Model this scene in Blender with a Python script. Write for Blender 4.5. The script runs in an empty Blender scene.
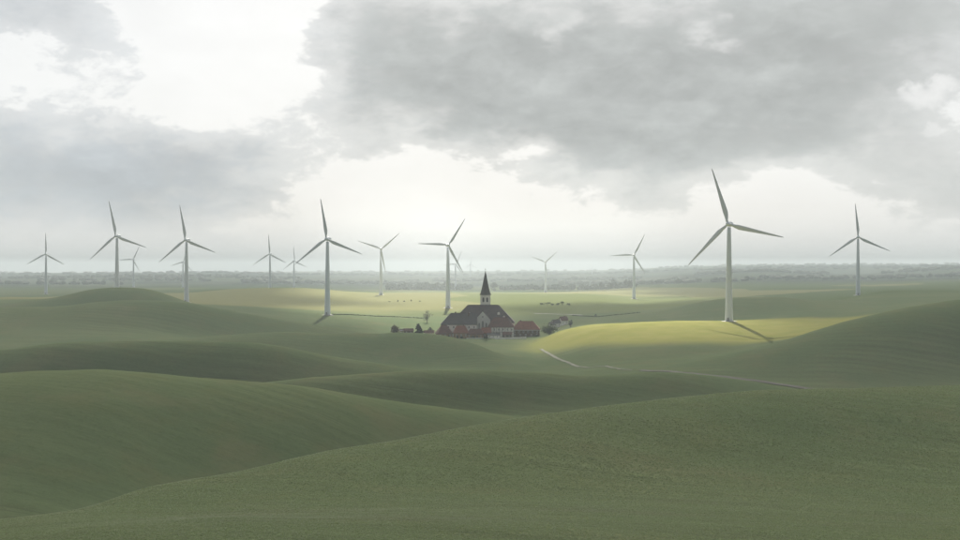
import bpy, bmesh, math, random
import numpy as np
from mathutils import Vector, Matrix

random.seed(7)
rng = np.random.default_rng(11)
R = math.radians
sc = bpy.context.scene
COL = sc.collection

# ------------------------------------------------------------------ camera
CAMZ, F = 60.0, 1333.333          # lens height (m) and focal length in picture widths of 960
cam_d = bpy.data.cameras.new('camera')
cam_d.sensor_width = 36.0
cam_d.lens = 36.0 * F / 960.0
cam_d.clip_start = 1.0
cam_d.clip_end = 60000.0
cam = bpy.data.objects.new('camera', cam_d)
COL.objects.link(cam)
cam.location = (0, 0, CAMZ)
cam.rotation_euler = (R(90), 0, 0)
sc.camera = cam

# ------------------------------------------------------------------ exposure
EXPO = 1.62
SUN_EL = 30.0
vs = sc.view_settings
vs.view_transform = 'Standard'
vs.look = 'None'
vs.exposure = EXPO
vs.gamma = 1.0
vs.use_curve_mapping = False
sc.cycles.max_bounces = 6
sc.cycles.diffuse_bounces = 2
sc.cycles.transparent_max_bounces = 12
sc.cycles.volume_bounces = 1
sc.cycles.use_denoising = True
sc.cycles.sample_clamp_indirect = 4.0


# ------------------------------------------------------------------ node helper
class NT:
    def __init__(self, tree):
        self.t = tree
        self.n = tree.nodes
        self.l = tree.links

    def node(self, kind, **props):
        nd = self.n.new(kind)
        for k, v in props.items():
            setattr(nd, k, v)
        return nd

    def put(self, sock, val):
        if isinstance(val, bpy.types.NodeSocket):
            self.l.new(val, sock)
        elif val is not None:
            sock.default_value = val

    def m(self, op, a=None, b=None, c=None, clamp=False):
        nd = self.node('ShaderNodeMath', operation=op, use_clamp=clamp)
        for i, v in enumerate((a, b, c)):
            self.put(nd.inputs[i], v)
        return nd.outputs[0]

    def vm(self, op, a=None, b=None):
        nd = self.node('ShaderNodeVectorMath', operation=op)
        self.put(nd.inputs[0], a)
        self.put(nd.inputs[1], b)
        return nd.outputs['Value'] if op in ('DOT_PRODUCT', 'LENGTH', 'DISTANCE') else nd.outputs[0]

    def noise(self, vec, scale, detail=4.0, rough=0.55, dist=0.0):
        nd = self.node('ShaderNodeTexNoise')
        self.put(nd.inputs['Vector'], vec)
        nd.inputs['Scale'].default_value = scale
        nd.inputs['Detail'].default_value = detail
        nd.inputs['Roughness'].default_value = rough
        nd.inputs['Distortion'].default_value = dist
        return nd.outputs['Fac']

    def ss(self, x, lo, hi):
        nd = self.node('ShaderNodeMapRange', interpolation_type='SMOOTHSTEP')
        self.put(nd.inputs['Value'], x)
        self.put(nd.inputs['From Min'], lo)
        self.put(nd.inputs['From Max'], hi)
        return nd.outputs['Result']

    def mix(self, fac, a, b, blend='MIX'):
        nd = self.node('ShaderNodeMix', data_type='RGBA', blend_type=blend)
        self.put(nd.inputs[0], fac)
        for i, v in ((6, a), (7, b)):
            if isinstance(v, tuple):
                v = (v + (1.0,))[:4]
            self.put(nd.inputs[i], v)
        return nd.outputs[2]

    def xyz(self, x, y, z):
        nd = self.node('ShaderNodeCombineXYZ')
        for i, v in enumerate((x, y, z)):
            self.put(nd.inputs[i], v)
        return nd.outputs[0]


def sky_az(px):
    return math.atan((px - 480.0) / F)


def sky_el(row):
    return math.atan((270.0 - row) / F)


# ------------------------------------------------------------------ world: clouded sky over a Nishita sky
world = bpy.data.worlds.new('World')
sc.world = world
world.use_nodes = True
w = NT(world.node_tree)
w.n.clear()
out = w.node('ShaderNodeOutputWorld')
bg = w.node('ShaderNodeBackground')
BGS = 0.1
bg.inputs['Strength'].default_value = BGS
w.l.new(bg.outputs[0], out.inputs[0])
sky = w.node('ShaderNodeTexSky', sky_type='NISHITA')
sky.sun_disc = False
sky.sun_elevation = R(SUN_EL)
sky.sun_rotation = 0.0
sky.air_density = 1.0
sky.dust_density = 2.0
tc = w.node('ShaderNodeTexCoord')
D = tc.outputs['Generated']
sep = w.node('ShaderNodeSeparateXYZ')
w.l.new(D, sep.inputs[0])
dx, dy, dz = sep.outputs
az = w.m('ARCTAN2', dx, dy)
el = w.m('ARCSINE', dz)
P = w.vm('MULTIPLY', D, (1.0, 1.0, 2.0))
n_big = w.noise(P, 5.0, 5.0, 0.55)
n_mid = w.noise(w.vm('ADD', P, (3.1, 7.7, 1.3)), 13.0, 9.0, 0.62, 0.4)
n_fine = w.noise(w.vm('ADD', P, (9.4, 2.2, 5.3)), 36.0, 9.0, 0.66, 0.6)
n_det = w.noise(w.vm('ADD', P, (2.4, 6.2, 3.3)), 80.0, 7.0, 0.62, 0.5)
wx = w.noise(w.vm('ADD', P, (17.0, 4.0, 2.0)), 16.0, 4.0, 0.6)
wy = w.noise(w.vm('ADD', P, (5.0, 14.0, 8.0)), 16.0, 4.0, 0.6)
azw = w.m('ADD', az, w.m('MULTIPLY', w.m('SUBTRACT', wx, 0.5), 0.11))
elw = w.m('ADD', el, w.m('MULTIPLY', w.m('SUBTRACT', wy, 0.5), 0.075))


def blob(px, row, rx, ry, wt):
    a = w.m('DIVIDE', w.m('SUBTRACT', azw, sky_az(px)), rx / F)
    e = w.m('DIVIDE', w.m('SUBTRACT', elw, sky_el(row)), ry / F)
    r2 = w.m('ADD', w.m('MULTIPLY', a, a), w.m('MULTIPLY', e, e))
    g = w.m('POWER', 2.718, w.m('MULTIPLY', r2, -1.0))
    return w.m('MULTIPLY', g, wt)


def total(items):
    acc = None
    for it in items:
        acc = it if acc is None else w.m('ADD', acc, it)
    return acc


# cloud banks in the part of the sky the photograph shows
banks = total([blob(*b) for b in (
    (430, 70, 150, 75, 0.85), (560, 105, 150, 75, 0.8), (700, 70, 190, 95, 0.8), (640, 165, 85, 42, 0.55),
    (830, 120, 110, 60, 0.6), (900, 20, 190, 70, 0.75), (960, 190, 90, 45, 0.6), (350, 20, 60, 50, 0.35),
    (60, 180, 210, 62, 1.0), (210, 190, 110, 52, 0.6), (40, 15, 110, 48, 0.85), (120, 75, 60, 30, 0.3),
    (700, 215, 90, 25, 0.18))])
gaps = total([blob(*b) for b in (
    (205, 40, 95, 85, 0.8), (420, 190, 170, 50, 0.7), (770, 190, 110, 32, 0.45), (20, 75, 40, 22, 0.4),
    (560, 30, 20, 14, 0.35), (700, 32, 22, 14, 0.5))])
bias = w.m('SUBTRACT', banks, gaps)
inframe = w.m('MULTIPLY', w.ss(w.m('ABSOLUTE', az), 0.62, 0.40), w.ss(el, 0.36, 0.24))
field = w.m('ADD', w.m('MULTIPLY', bias, inframe),
            w.m('MULTIPLY', w.m('SUBTRACT', 1.0, inframe), 0.62))
field = w.m('ADD', field, w.m('MULTIPLY', w.m('SUBTRACT', n_big, 0.5), 0.55))
field = w.m('ADD', field, w.m('MULTIPLY', w.m('SUBTRACT', n_mid, 0.5), 0.95))
field = w.m('ADD', field, w.m('MULTIPLY', w.m('SUBTRACT', n_fine, 0.5), 0.80))
field = w.m('ADD', field, w.m('MULTIPLY', w.m('SUBTRACT', n_det, 0.5), 0.42))
dens = w.m('ADD', w.m('MULTIPLY', w.ss(field, 0.18, 0.42), 0.45), w.m('MULTIPLY', w.ss(field, 0.35, 1.2), 0.55))
# towards the horizon the cloud thins into bright haze
dens = w.m('MULTIPLY', dens, w.m('ADD', 0.25, w.m('MULTIPLY', w.ss(el, 0.012, 0.05), 0.75)))
K = 1.0 / (2.0 ** EXPO) / BGS
sunv = (0.0, math.cos(R(SUN_EL)), math.sin(R(SUN_EL)))
ca = w.vm('DOT_PRODUCT', D, sunv)
halo = w.ss(ca, -0.2, 0.85)
white = w.mix(halo, (0.24 * K, 0.255 * K, 0.27 * K), (0.89 * K, 0.905 * K, 0.915 * K))
backf = w.m('ADD', 0.5, w.m('MULTIPLY', halo, 0.5))
up_mid = w.noise(w.vm('ADD', P, (3.1, 7.7, 1.34)), 13.0, 9.0, 0.62, 0.4)
up_fine = w.noise(w.vm('ADD', P, (9.4, 2.2, 5.316)), 36.0, 9.0, 0.66, 0.6)
relief = w.m('ADD', w.m('MULTIPLY', w.m('SUBTRACT', n_mid, up_mid), 0.32), w.m('MULTIPLY', w.m('SUBTRACT', n_fine, up_fine), 0.16))
relief = w.m('MINIMUM', w.m('MAXIMUM', relief, -0.22), 0.26)
texture = w.m('MULTIPLY', backf, w.m('ADD', 0.44, w.m('MULTIPLY', w.m('ADD', w.m('ADD', n_big, n_mid), w.m('MULTIPLY', w.m('ADD', n_fine, n_det), 0.45)), 0.40)))
texture = w.m('MULTIPLY', texture, w.m('ADD', 1.0, relief))
greyl = w.mix(w.ss(az, -0.22, -0.05), (0.53 * K, 0.565 * K, 0.59 * K), (0.505 * K, 0.525 * K, 0.515 * K))
grey = w.mix(1.0, greyl, w.xyz(texture, texture, texture), 'MULTIPLY')
nish = w.mix(1.0, sky.outputs[0], (0.55, 0.55, 0.55), 'MULTIPLY')
wisp = w.m('ADD', 0.84, w.m('MULTIPLY', w.m('ADD', n_big, n_mid), 0.17))
white = w.mix(1.0, white, w.xyz(wisp, wisp, wisp), 'MULTIPLY')
veil = w.mix(0.95, nish, white)
cloudy = w.mix(dens, veil, grey)
# low warm light near the horizon
warm = w.m('MULTIPLY', w.ss(el, 0.045, 0.0), 0.55)
cloudy = w.mix(warm, cloudy, (0.81 * K, 0.825 * K, 0.825 * K))
# small bright cumulus heads
n_puff = w.noise(w.vm('MULTIPLY', D, (1.0, 1.0, 1.15)), 75.0, 4.0, 0.6)
pw = w.m('MULTIPLY', w.m('SUBTRACT', n_puff, 0.5), 0.020)


def head(px, row, rx, ry, wt):
    a = w.m('DIVIDE', w.m('ADD', w.m('SUBTRACT', az, sky_az(px)), pw), rx / F)
    e = w.m('DIVIDE', w.m('SUBTRACT', w.m('SUBTRACT', el, sky_el(row)), pw), ry / F)
    r2 = w.m('ADD', w.m('MULTIPLY', a, a), w.m('MULTIPLY', e, e))
    return w.m('MULTIPLY', w.ss(r2, 1.6, 0.15), wt)


puff = w.m('MAXIMUM', head(926, 104, 22, 12, 1.0), w.m('MAXIMUM', head(940, 95, 17, 10, 1.0), w.m('MAXIMUM', head(932, 136, 13, 6, 0.7), head(105, 127, 17, 5, 0.6))))
puff = w.m('MULTIPLY', puff, w.m('ADD', 0.45, w.m('MULTIPLY', n_puff, 0.7)), clamp=True)
cloudy = w.mix(puff, cloudy, (0.93 * K, 0.93 * K, 0.92 * K))
w.l.new(cloudy, bg.inputs['Color'])

# ------------------------------------------------------------------ sun
sun_d = bpy.data.lights.new('sun', 'SUN')
sun_d.energy = 5.0
sun_d.angle = R(0.8)
sun_d.color = (1.0, 0.94, 0.84)
sun = bpy.data.objects.new('sun', sun_d)
COL.objects.link(sun)
sun.rotation_euler = (R(90.0 - SUN_EL), 0, R(180.0))
sun.location = (0, 3000, 6000)


# ------------------------------------------------------------------ object helpers
def tag(o, label=None, cat=None, group=None, kind=None):
    for k, v in (('label', label), ('category', cat), ('group', group), ('kind', kind)):
        if v:
            o[k] = v
    return o


def empty(name, loc, rz=0.0, label=None, cat=None, group=None):
    o = bpy.data.objects.new(name, None)
    o.empty_display_size = 1.0
    COL.objects.link(o)
    o.location = loc
    o.rotation_euler = (0, 0, rz)
    return tag(o, label, cat, group)


def mesh(name, verts, faces, smooth=False):
    me = bpy.data.meshes.new(name)
    me.from_pydata([tuple(v) for v in verts], [], faces)
    me.update()
    if smooth:
        me.polygons.foreach_set('use_smooth', [True] * len(me.polygons))
    return me


def obj(name, me, mat, parent=None, loc=(0, 0, 0), rot=(0, 0, 0)):
    o = bpy.data.objects.new(name, me)
    if mat and not me.materials:
        me.materials.append(mat)
    COL.objects.link(o)
    o.location = loc
    o.rotation_euler = rot
    if parent:
        o.parent = parent
    return o


class MB:
    """collects simple solids into one mesh"""
    def __init__(self):
        self.v, self.f = [], []

    def add(self, vs_, fs_):
        b = len(self.v)
        self.v += [tuple(p) for p in vs_]
        self.f += [tuple(i + b for i in f) for f in fs_]

    def box(self, x0, x1, y0, y1, z0, z1):
        self.add([(x0, y0, z0), (x1, y0, z0), (x1, y1, z0), (x0, y1, z0),
                  (x0, y0, z1), (x1, y0, z1), (x1, y1, z1), (x0, y1, z1)],
                 [(0, 3, 2, 1), (4, 5, 6, 7), (0, 1, 5, 4), (1, 2, 6, 5), (2, 3, 7, 6), (3, 0, 4, 7)])

    def lathe(self, prof, n=20, c=(0, 0), rot=0.0):
        vs_, fs_ = [], []
        for (r, z) in prof:
            for k in range(n):
                a = rot + 2 * math.pi * k / n
                vs_.append((c[0] + r * math.cos(a), c[1] + r * math.sin(a), z))
        for i in range(len(prof) - 1):
            for k in range(n):
                k2 = (k + 1) % n
                fs_.append((i * n + k, i * n + k2, (i + 1) * n + k2, (i + 1) * n + k))
        fs_.append(tuple(range(n - 1, -1, -1)))
        fs_.append(tuple((len(prof) - 1) * n + k for k in range(n)))
        self.add(vs_, fs_)

    def tube(self, pts, rads, n=6):
        vs_, fs_ = [], []
        pts = [Vector(p) for p in pts]
        for i, p in enumerate(pts):
            d = (pts[min(i + 1, len(pts) - 1)] - pts[max(i - 1, 0)]).normalized()
            a = d.orthogonal().normalized()
            b = d.cross(a)
            for k in range(n):
                t = 2 * math.pi * k / n
                vs_.append(p + (a * math.cos(t) + b * math.sin(t)) * rads[i])
        for i in range(len(pts) - 1):
            for k in range(n):
                k2 = (k + 1) % n
                fs_.append((i * n + k, i * n + k2, (i + 1) * n + k2, (i + 1) * n + k))
        fs_.append(tuple(range(n - 1, -1, -1)))
        fs_.append(tuple((len(pts) - 1) * n + k for k in range(n)))
        self.add(vs_, fs_)

    def mesh(self, name, smooth=False):
        return mesh(name, self.v, self.f, smooth)


# ------------------------------------------------------------------ materials
def new_mat(name):
    m_ = bpy.data.materials.new(name)
    m_.use_nodes = True
    t = NT(m_.node_tree)
    b = t.n['Principled BSDF']
    return m_, t, b


def plain(name, col, rough=0.7, var=0.15, scale=0.6, bump=0.0, spec=0.3):
    m_, t, b = new_mat(name)
    c = t.node('ShaderNodeTexCoord').outputs['Object']
    n = t.noise(c, scale, 5.0, 0.6)
    f = t.m('ADD', 1.0 - var, t.m('MULTIPLY', n, 2 * var))
    t.l.new(t.mix(1.0, col, t.xyz(f, f, f), 'MULTIPLY'), b.inputs['Base Color'])
    b.inputs['Roughness'].default_value = rough
    b.inputs['Specular IOR Level'].default_value = spec
    if bump:
        bp = t.node('ShaderNodeBump')
        bp.inputs['Strength'].default_value = bump
        t.l.new(t.noise(c, scale * 6, 3.0), bp.inputs['Height'])
        t.l.new(bp.outputs[0], b.inputs['Normal'])
    return m_


def roof_mat(name, c1, c2):
    m_, t, b = new_mat(name)
    c = t.node('ShaderNodeTexCoord').outputs['Object']
    n = t.noise(c, 0.35, 6.0, 0.65)
    n2 = t.noise(t.vm('MULTIPLY', c, (2.5, 2.5, 0.6)), 1.0, 3.0, 0.6)
    f = t.ss(t.m('ADD', t.m('MULTIPLY', n, 0.6), t.m('MULTIPLY', n2, 0.4)), 0.32, 0.68)
    t.l.new(t.mix(f, c1, c2), b.inputs['Base Color'])
    b.inputs['Roughness'].default_value = 0.8
    b.inputs['Specular IOR Level'].default_value = 0.25
    wv = t.node('ShaderNodeTexWave', wave_type='BANDS', bands_direction='Z', wave_profile='SAW')
    wv.inputs['Scale'].default_value = 0.8
    t.l.new(c, wv.inputs['Vector'])
    bp = t.node('ShaderNodeBump')
    bp.inputs['Strength'].default_value = 0.6
    bp.inputs['Distance'].default_value = 0.06
    t.l.new(wv.outputs['Fac'], bp.inputs['Height'])
    t.l.new(bp.outputs[0], b.inputs['Normal'])
    return m_


def leaf_mat(name, c1, c2, trans=0.25):
    m_, t, b = new_mat(name)
    c = t.node('ShaderNodeTexCoord').outputs['Object']
    f = t.ss(t.noise(c, 0.5, 4.0, 0.6), 0.3, 0.7)
    col = t.mix(f, c1, c2)
    t.l.new(col, b.inputs['Base Color'])
    b.inputs['Roughness'].default_value = 0.75
    b.inputs['Specular IOR Level'].default_value = 0.2
    tr = t.node('ShaderNodeBsdfTranslucent')
    t.l.new(col, tr.inputs['Color'])
    mx = t.node('ShaderNodeMixShader')
    mx.inputs[0].default_value = trans
    t.l.new(b.outputs[0], mx.inputs[1])
    t.l.new(tr.outputs[0], mx.inputs[2])
    t.l.new(mx.outputs[0], t.n['Material Output'].inputs['Surface'])
    return m_


M = {
    'turbine': plain('turbine_paint', (0.68, 0.73, 0.80), 0.45, 0.05, 0.08),
    'blade': plain('blade_paint', (0.64, 0.67, 0.71), 0.45, 0.05, 0.15),
    'steel': plain('grey_steel', (0.22, 0.23, 0.24), 0.5, 0.1, 0.6),
    'concrete': plain('concrete', (0.40, 0.39, 0.37), 0.9, 0.2, 0.5, 0.2),
    'render': plain('white_lime_render', (0.80, 0.78, 0.74), 0.9, 0.16, 0.35, 0.1),
    'render_grey': plain('pale_grey_render', (0.60, 0.61, 0.58), 0.9, 0.2, 0.3, 0.1),
    'cream': plain('cream_render', (0.62, 0.52, 0.38), 0.9, 0.15, 0.4, 0.1),
    'brown_wall': plain('brown_brick', (0.14, 0.09, 0.075), 0.9, 0.3, 0.5, 0.2),
    'ochre_wall': plain('ochre_plaster', (0.30, 0.19, 0.12), 0.9, 0.25, 0.4, 0.1),
    'timber': plain('dark_timber', (0.05, 0.04, 0.035), 0.85, 0.2, 0.8),
    'white_trim': plain('white_trim', (0.75, 0.74, 0.72), 0.7, 0.08, 0.8),
    'glass': plain('window_glass', (0.03, 0.035, 0.04), 0.12, 0.2, 0.5, 0.0, 0.6),
    'louvre': plain('dark_louvre', (0.05, 0.05, 0.055), 0.8, 0.2, 1.0),
    'slate': roof_mat('dark_slate_roof', (0.055, 0.051, 0.057), (0.095, 0.087, 0.092)),
    'nave_roof': roof_mat('weathered_brown_roof', (0.058, 0.045, 0.050), (0.108, 0.080, 0.082)),
    'brick_roof': roof_mat('brick_red_roof', (0.15, 0.055, 0.042), (0.26, 0.095, 0.065)),
    'dull_roof': roof_mat('dull_red_brown_roof', (0.085, 0.042, 0.040), (0.16, 0.075, 0.062)),
    'spire': roof_mat('spire_slate', (0.045, 0.042, 0.043), (0.075, 0.066, 0.064)),
    'bark': plain('bark', (0.07, 0.055, 0.045), 0.95, 0.3, 1.5),
    'leaf': leaf_mat('broadleaf', (0.030, 0.050, 0.018), (0.065, 0.085, 0.030)),
    'leaf_dark': leaf_mat('dark_leaf', (0.018, 0.030, 0.018), (0.040, 0.055, 0.030), 0.12),
    'leaf_warm': leaf_mat('autumn_leaf', (0.060, 0.045, 0.020), (0.110, 0.080, 0.030)),
    'leaf_grey': leaf_mat('sparse_grey_leaf', (0.080, 0.085, 0.060), (0.13, 0.13, 0.09)),
    'wood_far': leaf_mat('woodland', (0.022, 0.036, 0.022), (0.050, 0.066, 0.036), 0.1),
    'road': plain('pale_road', (0.36, 0.355, 0.33), 0.9, 0.15, 0.1, 0.1),
}


def track_mat():
    m_, t, b = new_mat('gravel_track')
    c = t.node('ShaderNodeTexCoord').outputs['Object']
    f = t.m('ADD', 0.45, t.m('MULTIPLY', t.ss(t.noise(c, 0.035, 3.0, 0.6), 0.40, 0.60), 0.55))
    f = t.m('MULTIPLY', f, t.ss(t.noise(c, 0.5, 4.0, 0.6), 0.25, 0.6))
    t.l.new(t.mix(f, (0.12, 0.13, 0.075), (0.185, 0.182, 0.150)), b.inputs['Base Color'])
    b.inputs['Roughness'].default_value = 0.95
    b.inputs['Specular IOR Level'].default_value = 0.1
    return m_


M['track'] = track_mat()


def ground_mat():
    m_, t, b = new_mat('grass_fields')
    pos = t.node('ShaderNodeTexCoord').outputs['Object']
    sp = t.node('ShaderNodeSeparateXYZ')
    t.l.new(pos, sp.inputs[0])
    X, Y, Z = sp.outputs
    P2 = t.xyz(X, Y, 0.0)
    dist = t.vm('LENGTH', P2)
    big = t.noise(P2, 0.006, 4.0, 0.55)
    mid = t.noise(P2, 0.05, 5.0, 0.6)
    small = t.noise(P2, 0.45, 5.0, 0.65)
    tiny = t.noise(P2, 2.6, 4.0, 0.7)
    # meadow grass of the near hills
    g = t.mix(t.ss(big, 0.35, 0.65), (0.099, 0.132, 0.068), (0.123, 0.149, 0.078))
    g = t.mix(t.m('MULTIPLY', t.ss(mid, 0.45, 0.75), 0.35), g, (0.135, 0.135, 0.065))
    g = t.mix(t.m('MULTIPLY', t.ss(small, 0.50, 0.75), 0.45), g, (0.065, 0.088, 0.036))
    g = t.mix(t.m('MULTIPLY', t.ss(tiny, 0.52, 0.78), 0.5), g, (0.135, 0.140, 0.070))
    # sowing lines that follow the slope
    bend = t.m('MULTIPLY', t.m('SUBTRACT', t.noise(P2, 0.004, 2.0), 0.5), 70.0)
    jig = t.m('MULTIPLY', t.m('SUBTRACT', t.noise(P2, 0.15, 3.0), 0.5), 3.0)
    ph = t.m('ADD', t.m('ADD', t.m('MULTIPLY', Y, 0.97), t.m('MULTIPLY', X, 0.24)), t.m('ADD', bend, jig))
    row = t.m('SINE', t.m('MULTIPLY', ph, 2 * math.pi / 7.0))
    row2 = t.m('SINE', t.m('MULTIPLY', ph, 2 * math.pi / 24.0))
    rows = t.m('ADD', t.m('MULTIPLY', row, 0.6), t.m('MULTIPLY', row2, 0.4))
    patch = t.ss(t.noise(P2, 0.012, 3.0), 0.38, 0.62)
    rf = t.m('ADD', 1.0, t.m('MULTIPLY', t.m('MULTIPLY', rows, patch), 0.12))
    g = t.mix(1.0, g, t.xyz(rf, rf, rf), 'MULTIPLY')
    across = t.m('ADD', t.m('MULTIPLY', Y, 0.97), t.m('ADD', t.m('MULTIPLY', X, 0.24), bend))
    along = t.m('SUBTRACT', X, t.m('MULTIPLY', Y, 0.24))
    st1 = t.noise(t.xyz(t.m('MULTIPLY', along, 0.05), t.m('MULTIPLY', across, 0.55), 0.0), 1.0, 5.0, 0.65)
    st2 = t.noise(t.xyz(t.m('MULTIPLY', along, 0.25), t.m('MULTIPLY', across, 1.6), 0.0), 1.0, 4.0, 0.65)
    sf = t.m('ADD', 0.62, t.m('ADD', t.m('MULTIPLY', st1, 0.42), t.m('MULTIPLY', st2, 0.34)))
    g = t.mix(1.0, g, t.xyz(sf, sf, sf), 'MULTIPLY')
    fr = t.m('ABSOLUTE', t.m('SUBTRACT', t.m('FRACT', t.m('DIVIDE', t.m('SUBTRACT', ph, t.m('MULTIPLY', jig, 0.8)), 21.0)), 0.5))
    fr = t.m('ABSOLUTE', t.m('SUBTRACT', fr, 0.045))
    g = t.mix(t.m('MULTIPLY', t.ss(fr, 0.020, 0.006), t.m('MULTIPLY', patch, 0.40)), g, (0.060, 0.070, 0.040))
    dry = t.m('MULTIPLY', t.ss(t.noise(P2, 0.022, 5.0, 0.65), 0.50, 0.68), 0.40)
    g = t.mix(dry, g, (0.155, 0.150, 0.085))
    # ripening crops on the plain: fields as voronoi parcels
    wob = t.m('MULTIPLY', t.m('SUBTRACT', t.noise(P2, 0.003, 2.0), 0.5), 260.0)
    PV = t.xyz(t.m('MULTIPLY', t.m('ADD', X, wob), 0.0021), t.m('MULTIPLY', t.m('ADD', Y, wob), 0.00105), 0.0)
    vor = t.node('ShaderNodeTexVoronoi', feature='F1')
    t.l.new(PV, vor.inputs['Vector'])
    vor.inputs['Scale'].default_value = 1.0
    vsep = t.node('ShaderNodeSeparateColor')
    t.l.new(vor.outputs['Color'], vsep.inputs[0])
    v1, v2, v3 = vsep.outputs
    parc = t.mix(t.ss(v1, 0.25, 0.45), (0.085, 0.115, 0.048), (0.150, 0.165, 0.068))
    parc = t.mix(t.ss(v1, 0.60, 0.75), parc, (0.185, 0.185, 0.088))
    parc = t.mix(t.m('MULTIPLY', t.ss(v2, 0.7, 0.8), 0.7), parc, (0.07, 0.10, 0.045))
    fm = t.m('ADD', 0.86, t.m('MULTIPLY', mid, 0.28))
    parc = t.mix(1.0, parc, t.xyz(fm, fm, fm), 'MULTIPLY')
    g = t.mix(t.ss(t.m('ADD', Y, t.m('MULTIPLY', big, 300.0)), 1660.0, 1860.0), g, parc)
    # sunlit knoll: extra brightness of the sun patch put into its yellow field colour
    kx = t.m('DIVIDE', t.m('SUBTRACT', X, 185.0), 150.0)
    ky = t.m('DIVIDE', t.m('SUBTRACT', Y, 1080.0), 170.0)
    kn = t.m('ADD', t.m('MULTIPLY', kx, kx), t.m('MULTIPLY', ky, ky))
    sunlit_crop = t.mix(t.ss(mid, 0.35, 0.65), (0.225, 0.228, 0.066), (0.265, 0.252, 0.085))
    g = t.mix(t.m('MULTIPLY', t.ss(t.m('ADD', kn, t.m('MULTIPLY', mid, 0.5)), 1.5, 0.9), 0.85), g, sunlit_crop)
    # distant woods and hedged land
    far = t.ss(dist, 3600.0, 4600.0)
    wn = t.noise(t.xyz(t.m('MULTIPLY', X, 0.5), Y, 0.0), 0.0013, 5.0, 0.6)
    farc = t.mix(t.ss(wn, 0.46, 0.56), (0.062, 0.086, 0.048), (0.028, 0.043, 0.030))
    farc = t.mix(t.m('MULTIPLY', t.ss(v3, 0.6, 0.8), 0.5), farc, (0.105, 0.120, 0.065))
    g = t.mix(far, g, farc)
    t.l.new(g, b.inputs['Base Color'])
    b.inputs['Roughness'].default_value = 0.9
    b.inputs['Specular IOR Level'].default_value = 0.0
    bp = t.node('ShaderNodeBump')
    bp.inputs['Strength'].default_value = 0.45
    bp.inputs['Distance'].default_value = 0.4
    h = t.m('ADD', t.m('MULTIPLY', small, 1.0), t.m('MULTIPLY', tiny, 0.35))
    h = t.m('ADD', h, t.m('MULTIPLY', rows, 0.12))
    t.l.new(h, bp.inputs['Height'])
    t.l.new(bp.outputs[0], b.inputs['Normal'])
    return m_


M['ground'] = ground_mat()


# ------------------------------------------------------------------ terrain
# each fold of land: bearing (as a column of a 960-wide view), skyline dip (row), distance ahead and how much of a crest it is
def tab(pairs):
    return np.array([p[0] for p in pairs], float), np.array([p[1] for p in pairs], float)


def smooth_interp(pairs, u):
    """monotone cubic through the table"""
    x, y = tab(pairs)
    if len(x) == 1:
        return np.full_like(u, y[0])
    h = np.diff(x)
    d = np.diff(y) / h
    s = np.zeros_like(y)
    for i in range(1, len(x) - 1):
        if d[i - 1] * d[i] > 0:
            w1, w2 = 2 * h[i] + h[i - 1], h[i] + 2 * h[i - 1]
            s[i] = (w1 + w2) / (w1 / d[i - 1] + w2 / d[i])
    uc = np.clip(u, x[0], x[-1])
    k = np.clip(np.searchsorted(x, uc, side='right') - 1, 0, len(x) - 2)
    t = (uc - x[k]) / h[k]
    return ((2 * t**3 - 3 * t**2 + 1) * y[k] + (t**3 - 2 * t**2 + t) * h[k] * s[k]
            + (-2 * t**3 + 3 * t**2) * y[k + 1] + (t**3 - t**2) * h[k] * s[k + 1])


def rows_for_z(z, d):
    return 270.0 + (CAMZ - z) * F / d


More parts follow.
